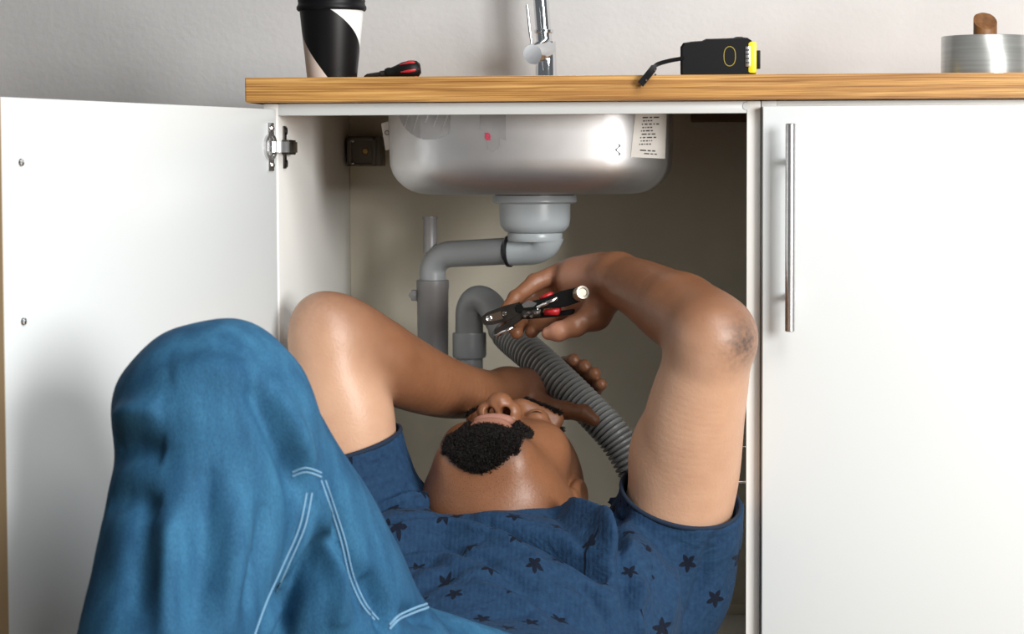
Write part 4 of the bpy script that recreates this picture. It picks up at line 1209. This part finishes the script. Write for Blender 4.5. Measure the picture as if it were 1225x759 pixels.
Vs = sculpt(Vs, Qs, [
    ([(575, 622), (620, 632), (665, 650), (705, 672), (730, 690)], -0.017, 0.012),
    ([(600, 606), (650, 608), (700, 624), (738, 660)], 0.012, 0.011),
    ([(440, 640), (480, 622), (530, 616), (575, 622)], -0.007, 0.009),
    ([(432, 655), (480, 640), (540, 636), (600, 650), (650, 680)], 0.008, 0.012),
    ([(455, 608), (500, 600), (560, 603)], 0.007, 0.009),
    ([(690, 700), (715, 720), (735, 760)], -0.006, 0.009),
    ([(770, 700), (760, 730), (765, 765)], 0.006, 0.009),
    ([(736, 610), (742, 650), (750, 690), (757, 740)], -0.009, 0.010),
    ([(722, 605), (726, 640), (730, 670)], 0.006, 0.010),
    ([(757, 600), (770, 650), (782, 705), (790, 765)], -0.018, 0.012),
    ([(500, 700), (560, 690), (620, 705), (680, 740)], -0.004, 0.014),
    ([(640, 700), (690, 720), (720, 755)], 0.004, 0.012),
    ([(545, 606), (560, 615), (590, 618)], -0.004, 0.006),
    ([(480, 606), (520, 604), (560, 607)], 0.004, 0.006),
    ([(430, 690), (480, 672), (540, 672)], -0.004, 0.010),
    ([(800, 655), (806, 700), (800, 750)], 0.003, 0.010),
    ([(850, 650), (838, 700), (822, 745)], -0.004, 0.010),
    ([(470, 660), (520, 652), (580, 668), (630, 700)], -0.004, 0.007),
    ([(560, 690), (610, 712), (650, 745)], 0.004, 0.009),
    ([(660, 615), (690, 640), (700, 655)], -0.003, 0.006),
    ([(755, 645), (748, 670), (752, 700)], 0.004, 0.007),
    ([(440, 620), (470, 606), (500, 606)], -0.004, 0.006),
], 2.3)
uv = np.stack([Vs[:, 0], Vs[:, 1] * 1.6, np.zeros(len(Vs))], 1)
# sleeves are mapped along the arm, the body of the shirt flat on the chest
ds = np.minimum(np.linalg.norm(np.cross(Vs - L_sh, (L_up[0] - L_sh) / np.linalg.norm(L_up[0] - L_sh)), axis=1), 9)
slv = (Vs[:, 0] > P(782, 680, -0.1).x)
uv[slv, 0] = Vs[slv, 0] + 0.013; uv[slv, 1] = Vs[slv, 2] * 0.9 + 0.3
shirt = np_mesh('t_shirt', Vs, Qs, M['shirt'], man, {'cloth_uv': ('FLOAT_VECTOR', uv)})
shirt['label'] = 'blue short-sleeved t-shirt printed with small dark stars'
M['hem'] = mat('dark_hem', (0.006, 0.018, 0.042), 0.9)
for c, d, rr in cuffs:
    d_ = Vector(d); a = d_.orthogonal().normalized(); b_ = d_.cross(a)
    bm = bmesh.new(); n = 60; rings = []
    for i in range(n):
        t = 2 * math.pi * i / n
        rd = a * math.cos(t) + b_ * math.sin(t)
        p0 = Vector(c) + rd * (rr - 0.0012)
        rings.append([bm.verts.new(p0 + rd * 0.0024 * math.cos(q * math.pi / 4) + d_ * 0.0032 * math.sin(q * math.pi / 4)) for q in range(8)])
    for i in range(n):
        for q in range(8): bm.faces.new((rings[i][q], rings[(i + 1) % n][q], rings[(i + 1) % n][(q + 1) % 8], rings[i][(q + 1) % 8]))
    hm = from_bm('sleeve_hem', bm, M['hem'], None, True, False); hm.parent = shirt

# --- jeans
def denim():
    m = bpy.data.materials.new('denim'); m.use_nodes = True
    nt = m.node_tree; b = nt.nodes['Principled BSDF']; b.inputs['Roughness'].default_value = 0.8; b.inputs['Specular IOR Level'].default_value = 0.2
    tc = nt.nodes.new('ShaderNodeTexCoord')
    def noise(sc, det, st=(1, 1, 1)):
        mp = nt.nodes.new('ShaderNodeMapping'); mp.inputs['Scale'].default_value = st
        nt.links.new(tc.outputs['Object'], mp.inputs['Vector'])
        n = nt.nodes.new('ShaderNodeTexNoise'); n.inputs['Scale'].default_value = sc; n.inputs['Detail'].default_value = det
        nt.links.new(mp.outputs[0], n.inputs['Vector']); return n
    a = noise(5, 4); f = noise(600, 3, (1, 1, 0.5))
    r = nt.nodes.new('ShaderNodeValToRGB'); e = r.color_ramp.elements
    e[0].position = 0.30; e[0].color = (0.009, 0.054, 0.128, 1); e[1].position = 0.72; e[1].color = (0.032, 0.132, 0.250, 1)
    nt.links.new(a.outputs['Fac'], r.inputs['Fac'])
    r2 = nt.nodes.new('ShaderNodeValToRGB'); r2.color_ramp.elements[0].position = 0.3; r2.color_ramp.elements[1].position = 0.7
    r2.color_ramp.elements[0].color = (0.80, 0.80, 0.80, 1); r2.color_ramp.elements[1].color = (1.15, 1.12, 1.1, 1)
    nt.links.new(f.outputs['Fac'], r2.inputs['Fac'])
    st = noise(48, 4, (1, 1, 0.14)); r3 = nt.nodes.new('ShaderNodeValToRGB')
    r3.color_ramp.elements[0].position = 0.34; r3.color_ramp.elements[1].position = 0.70
    r3.color_ramp.elements[0].color = (0.70, 0.74, 0.78, 1); r3.color_ramp.elements[1].color = (1.45, 1.35, 1.25, 1)
    nt.links.new(st.outputs['Fac'], r3.inputs['Fac'])
    m0 = nt.nodes.new('ShaderNodeMixRGB'); m0.blend_type = 'MULTIPLY'; m0.inputs['Fac'].default_value = 0.8
    nt.links.new(r.outputs[0], m0.inputs[1]); nt.links.new(r3.outputs[0], m0.inputs[2])
    mx = nt.nodes.new('ShaderNodeMixRGB'); mx.blend_type = 'MULTIPLY'; mx.inputs['Fac'].default_value = 1.0
    nt.links.new(m0.outputs[0], mx.inputs[1]); nt.links.new(r2.outputs[0], mx.inputs[2]); nt.links.new(mx.outputs[0], b.inputs['Base Color'])
    bp = nt.nodes.new('ShaderNodeBump'); bp.inputs['Strength'].default_value = 0.3; bp.inputs['Distance'].default_value = 0.001
    nt.links.new(f.outputs['Fac'], bp.inputs['Height']); nt.links.new(bp.outputs['Normal'], b.inputs['Normal'])
    return m
M['denim'] = denim()
KY = -0.66
KN = NP(262, 498, KY)
HIP = np.array([-0.350, -0.475, 0.150]); ANK = np.array([-0.560, -0.865, 0.10])
LHIP = np.array([-0.195, -0.50, 0.13]); LKN = np.array([-0.13, -0.93, 0.14]); LANK = np.array([-0.10, -1.36, 0.085])
def build_jeans():
    J = Field((-0.70, -1.42, 0.0), (0.02, -0.22, 0.66), 0.004)
    J.chain([HIP, HIP * 0.5 + KN * 0.5, KN], [0.118, 0.100, 0.088], 0.03)
    J.chain([KN, KN * 0.55 + ANK * 0.45, ANK], [0.088, 0.082, 0.078], 0.010)
    J.ell(KN + np.array([-0.004, -0.018, 0.010]), (0.088, 0.070, 0.072), 0.03)
    J.chain([LHIP, LHIP * 0.5 + LKN * 0.5, LKN], [0.115, 0.100, 0.085], 0.03)
    J.chain([LKN, LANK], [0.084, 0.075], 0.03)
    J.ell((-0.287, -0.46, 0.140), (0.182, 0.145, 0.135), 0.04)
    J.cone(NP(485, 778, -0.42), NP(640, 828, -0.40), 0.05, 0.05, 0.03)
    X, Y, Z = J.grid()
    w1 = vnoise(X * 9 + Z * 5, Y * 8, Z * 14 - X * 6)
    w2 = vnoise(X * 20 + 3, Y * 17 + Z * 8, Z * 24 - Y * 10)
    w3 = vnoise(X * 26 + Z * 7, Y * 22, Z * 6)
    J.D += (0.0055 * w1 + 0.0022 * w2 + 0.002 * w3).astype(np.float32)
    # folds radiating from the bent knee and hip
    def valley(pts, r, k=0.02): J.chain([NP(*p) for p in pts], r, k, '-')
    # trouser openings at the ankles
    for k0, an in ((KN, ANK), (LKN, LANK)):
        d = (an - k0) / np.linalg.norm(an - k0)
        def half(X, Y, Z, c=an, d=d): return -((X - c[0]) * d[0] + (Y - c[1]) * d[1] + (Z - c[2]) * d[2])
        J.put(half, an - 0.1, an + 0.1, 0.0, '-')
    # waist opening: cut by a plane across the belly
    c = np.array([-0.287, -0.335, 0.2]); d = np.array([0.0, 1.0, 0.12]); d /= np.linalg.norm(d)
    def waist(X, Y, Z): return -((X - c[0]) * d[0] + (Y - c[1]) * d[1] + (Z - c[2]) * d[2])
    J.put(waist, (-0.70, -0.38, 0.0), (0.02, -0.22, 0.6), 0.0, '-')
    # the pressed back rests on the floor
    fl = np.broadcast_to(0.002 - Z, J.D.shape)
    J.D = np.maximum(J.D, fl).astype(np.float32)
    return J.mesh(2)
Vj, Qj = build_jeans()
Vj = sculpt(Vj, Qj, [
    ([(402, 640), (385, 672), (358, 702), (335, 735), (322, 765)], -0.020, 0.016),
    ([(372, 604), (362, 640), (345, 680), (328, 720), (314, 765)], 0.006, 0.010),
    ([(300, 462), (326, 510), (345, 555), (356, 590)], -0.008, 0.012),
    ([(330, 470), (352, 515), (372, 560)], 0.006, 0.012),
    ([(128, 545), (160, 536), (195, 540)], -0.006, 0.013),
    ([(118, 610), (150, 598), (190, 605)], -0.004, 0.013),
    ([(140, 500), (165, 492), (195, 490)], 0.006, 0.012),
    ([(205, 620), (203, 690), (198, 765)], 0.006, 0.012),
    ([(250, 560), (246, 640), (236, 765)], -0.006, 0.014),
    ([(285, 600), (282, 680), (268, 765)], 0.005, 0.012),
    ([(395, 595), (412, 650), (428, 700), (440, 750)], -0.008, 0.010),
    ([(380, 585), (398, 630), (410, 690), (405, 750)], 0.007, 0.010),
    ([(440, 690), (458, 722), (462, 760)], -0.010, 0.010),
    ([(480, 735), (530, 745), (580, 765)], -0.006, 0.010),
    ([(205, 450), (250, 440), (300, 450)], 0.004, 0.016),
    ([(320, 600), (312, 660), (292, 730)], -0.005, 0.012),
    ([(172, 590), (168, 660), (158, 740)], -0.004, 0.014),
], 2.1)
jeans = np_mesh('jeans', Vj, Qj, M['denim'], man)
jeans['label'] = 'blue denim jeans with pale stitched seams'
j_bvh = bvh_of(jeans)
def seam(name, pix, rad=0.0013, lift=0.0002, mtl='stitch'):
    pts = []
    for p in spline([Vector((x, y, 0)) for x, y in pix], 7):
        d = ray(p.x, p.y).normalized(); h = j_bvh.ray_cast(CAM, d)
        if h[0] is None: continue
        nn = h[1] if h[1].dot(d) < 0 else -h[1]
        q = h[0] + nn * lift
        if pts and (q - pts[-1]).length > 0.05: continue
        pts.append(q)
    if len(pts) > 2:
        o = tube(name, pts, rad, M[mtl], None, 8); o.parent = jeans
for dx in (-3.2, 3.2):
    seam('seam', [(370 + dx, 590), (361 + dx, 632), (341 + dx, 678), (322 + dx, 720), (306 + dx, 765)], 0.0010)
for dx in (-2.0, 3.0):
    seam('seam', [(350, 567 + dx), (366, 562 + dx), (384, 568 + dx)], 0.0010)
    seam('seam', [(386 + dx, 575), (398 + dx, 610), (410 + dx, 648), (420 + dx, 690), (434 + dx, 722), (450 + dx, 742)], 0.0009)
    seam('seam', [(466, 750 + dx), (478, 738 + dx), (498, 729 + dx), (512, 724 + dx), (522, 714 + dx)], 0.0013)

# --- shoes (mostly below the frame)
for an, kn, rz in ((ANK, KN, 8), (LANK, LKN, 12)):
    s = Field((an[0] - 0.10, an[1] - 0.28, 0.0), (an[0] + 0.10, an[1] + 0.14, 0.30), 0.005)
    if an is ANK:
        s.chain([an + np.array([0, 0.03, -0.045]), an + np.array([-0.01, -0.09, -0.055]), an + np.array([-0.02, -0.17, -0.062])], [0.048, 0.046, 0.036], 0.02)
        s.cone(an + np.array([0, 0.01, -0.03]), an, 0.05, 0.048, 0.02)
    else:
        s.chain([an + np.array([0, -0.06, -0.035]), an + np.array([0.02, -0.09, 0.06]), an + np.array([0.03, -0.12, 0.15])], [0.046, 0.044, 0.036], 0.02)
        s.cone(an + np.array([0, -0.05, 0.0]), an, 0.05, 0.048, 0.02)
    Z = s.grid()[2]; s.D = np.maximum(s.D, 0.001 - Z).astype(np.float32)
    a_, b_ = s.mesh(2)
    part(np_mesh('shoe', a_, b_, M['shoe']), man)
tag(man, 'man in blue t-shirt and jeans lying under the sink, holding hose and pliers', 'person')

# ------------------------------------------------------------------ locking pliers in the raised hand
def pliers():
    A = P(700, 351, 0.066); Bp = P(580, 384, 0.098)
    xax = (Bp - A).normalized(); L = (Bp - A).length
    yax = Vector((0, 1, 0)); yax = (yax - xax * yax.dot(xax)).normalized()
    zax = xax.cross(yax)
    if zax.z < 0: zax = -zax; yax = -yax
    m = Matrix((xax, yax, zax)).transposed().to_4x4(); m.translation = A
    e = empty('locking_pliers', (0, 0, 0)); e.matrix_world = m
    def plate(name, outline, y0, y1, material, bevel=0.0008):
        bm = bmesh.new()
        a = [bm.verts.new((x, y0, z)) for x, z in outline]; b = [bm.verts.new((x, y1, z)) for x, z in outline]
        n = len(outline)
        for i in range(n): bm.faces.new((a[i], a[(i + 1) % n], b[(i + 1) % n], b[i]))
        bm.faces.new(a[::-1]); bm.faces.new(b)
        bmesh.ops.recalc_face_normals(bm, faces=bm.faces[:])
        if bevel: bmesh.ops.bevel(bm, geom=bm.edges[:], offset=bevel, segments=2, affect='EDGES')
        return from_bm(name, bm, material, e)
    # x runs from the adjusting screw (0) to the jaw tip (L); +y faces the room
    plate('upper_jaw', [(L - 0.050, 0.011), (L - 0.030, 0.0115), (L - 0.008, 0.0095), (L + 0.001, 0.006), (L + 0.001, -0.005), (L - 0.012, -0.0075), (L - 0.034, -0.0075), (L - 0.050, -0.003)], -0.006, 0.006, M['darkmetal'])
    plate('jaw_inlay', [(L - 0.026, 0.0065), (L - 0.010, 0.0060), (L - 0.004, 0.002), (L - 0.010, -0.0030), (L - 0.026, -0.0035)], 0.0052, 0.0068, M['bronze'], 0.0004)
    plate('lower_jaw', [(L - 0.058, -0.006), (L - 0.036, -0.015), (L - 0.016, -0.0205), (L - 0.008, -0.0190), (L - 0.012, -0.0125), (L - 0.030, -0.0095), (L - 0.05, 0.000)], -0.005, 0.005, M['darkmetal'])
    plate('jaw_edge', [(L - 0.036, -0.0185), (L - 0.012, -0.0235), (L - 0.008, -0.0205), (L - 0.034, -0.0150)], -0.0055, 0.0055, M['chrome'], 0.0004)
    plate('upper_handle', [(0.006, 0.0095), (0.030, 0.0105), (0.050, 0.0075), (L - 0.045, 0.0090), (L - 0.045, -0.0020), (0.052, -0.0050), (0.030, -0.0095), (0.008, -0.0085)], -0.0085, 0.0085, M['blackgrip'], 0.002)
    plate('release_lever', [(0.036, -0.009), (0.056, -0.0065), (0.058, -0.0125), (0.040, -0.017)], -0.0060, 0.0050, M['red'], 0.0008)
    plate('lower_handle', [(0.022, -0.015), (0.045, -0.013), (L - 0.052, -0.006), (L - 0.050, -0.012), (0.046, -0.019), (0.024, -0.021)], -0.014, -0.004, M['blackgrip'], 0.0015)
    plate('grip_edge', [(0.040, 0.0080), (0.058, 0.0062), (0.058, 0.0110), (0.042, 0.0130)], -0.008, 0.004, M['red'], 0.001)
    plate('link_bar', [(0.032, 0.0015), (0.062, -0.0035), (0.062, 0.0005), (0.033, 0.0060)], 0.0088, 0.0108, M['chrome'], 0.0004)
    plate('side_plate', [(0.060, 0.004), (0.070, 0.010), (0.080, 0.008), (0.079, 0.003), (0.066, 0.001)], 0.006, 0.0098, M['hinge'], 0.0006)
    plate('toggle_plate', [(0.058, -0.004), (0.082, 0.000), (0.086, -0.010), (0.064, -0.014)], -0.006, 0.0092, M['darkmetal'], 0.0006)
    for (x, z, r_, y_) in ((L - 0.009, 0.0015, 0.0040, 0.0066), (L - 0.030, 0.002, 0.0030, 0.0060), (0.066, -0.006, 0.0024, 0.0092), (0.074, -0.004, 0.0020, 0.0092), (0.072, -0.0095, 0.0020, 0.0092), (0.080, -0.007, 0.0022, 0.0092)):
        lathe('rivet', [(r_, 0), (r_, 0.0012), (r_ * 0.75, 0.0020), (r_ * 0.5, 0.0012), (0, 0.0012)], M['chrome'], e, 20, axis_mtx((x, y_, z), (0, 1, 0)))
    # knurled adjusting screw, its round end turned to the room
    tail = Vector((0.010, 0.004, 0.0)); dirn = Vector((-0.66, 0.70, 0.12)).normalized()
    prof = [(0, -0.008), (0.0055, -0.008), (0.0055, 0.006)]
    bm = bmesh.new(); add_lathe(bm, prof, 18, axis_mtx(tail, dirn))
    n = 36
    kn = [(0.0055, 0.006), (0.0085, 0.0065), (0.0090, 0.008), (0.0090, 0.018), (0.0082, 0.0198), (0.0055, 0.0202), (0.0048, 0.0192), (0, 0.0192)]
    vv_ = add_lathe(bm, kn, n)
    for v in vv_:
        a = math.atan2(v.co.y, v.co.x); rr_ = math.hypot(v.co.x, v.co.y)
        if rr_ > 0.0082:
            kf = 1.0 if int(round(a / (2 * math.pi / n))) % 2 else 0.93
            v.co.x *= kf; v.co.y *= kf
    bmesh.ops.transform(bm, matrix=axis_mtx(tail, dirn), verts=vv_)
    M['nickel'] = mat('nickel', (0.45, 0.40, 0.33), 0.42, 1.0)
    from_bm('adjusting_screw', bm, M['nickel'], e)
    tag(e, 'black and red locking pliers with steel jaws held in the raised hand', 'pliers')
pliers()
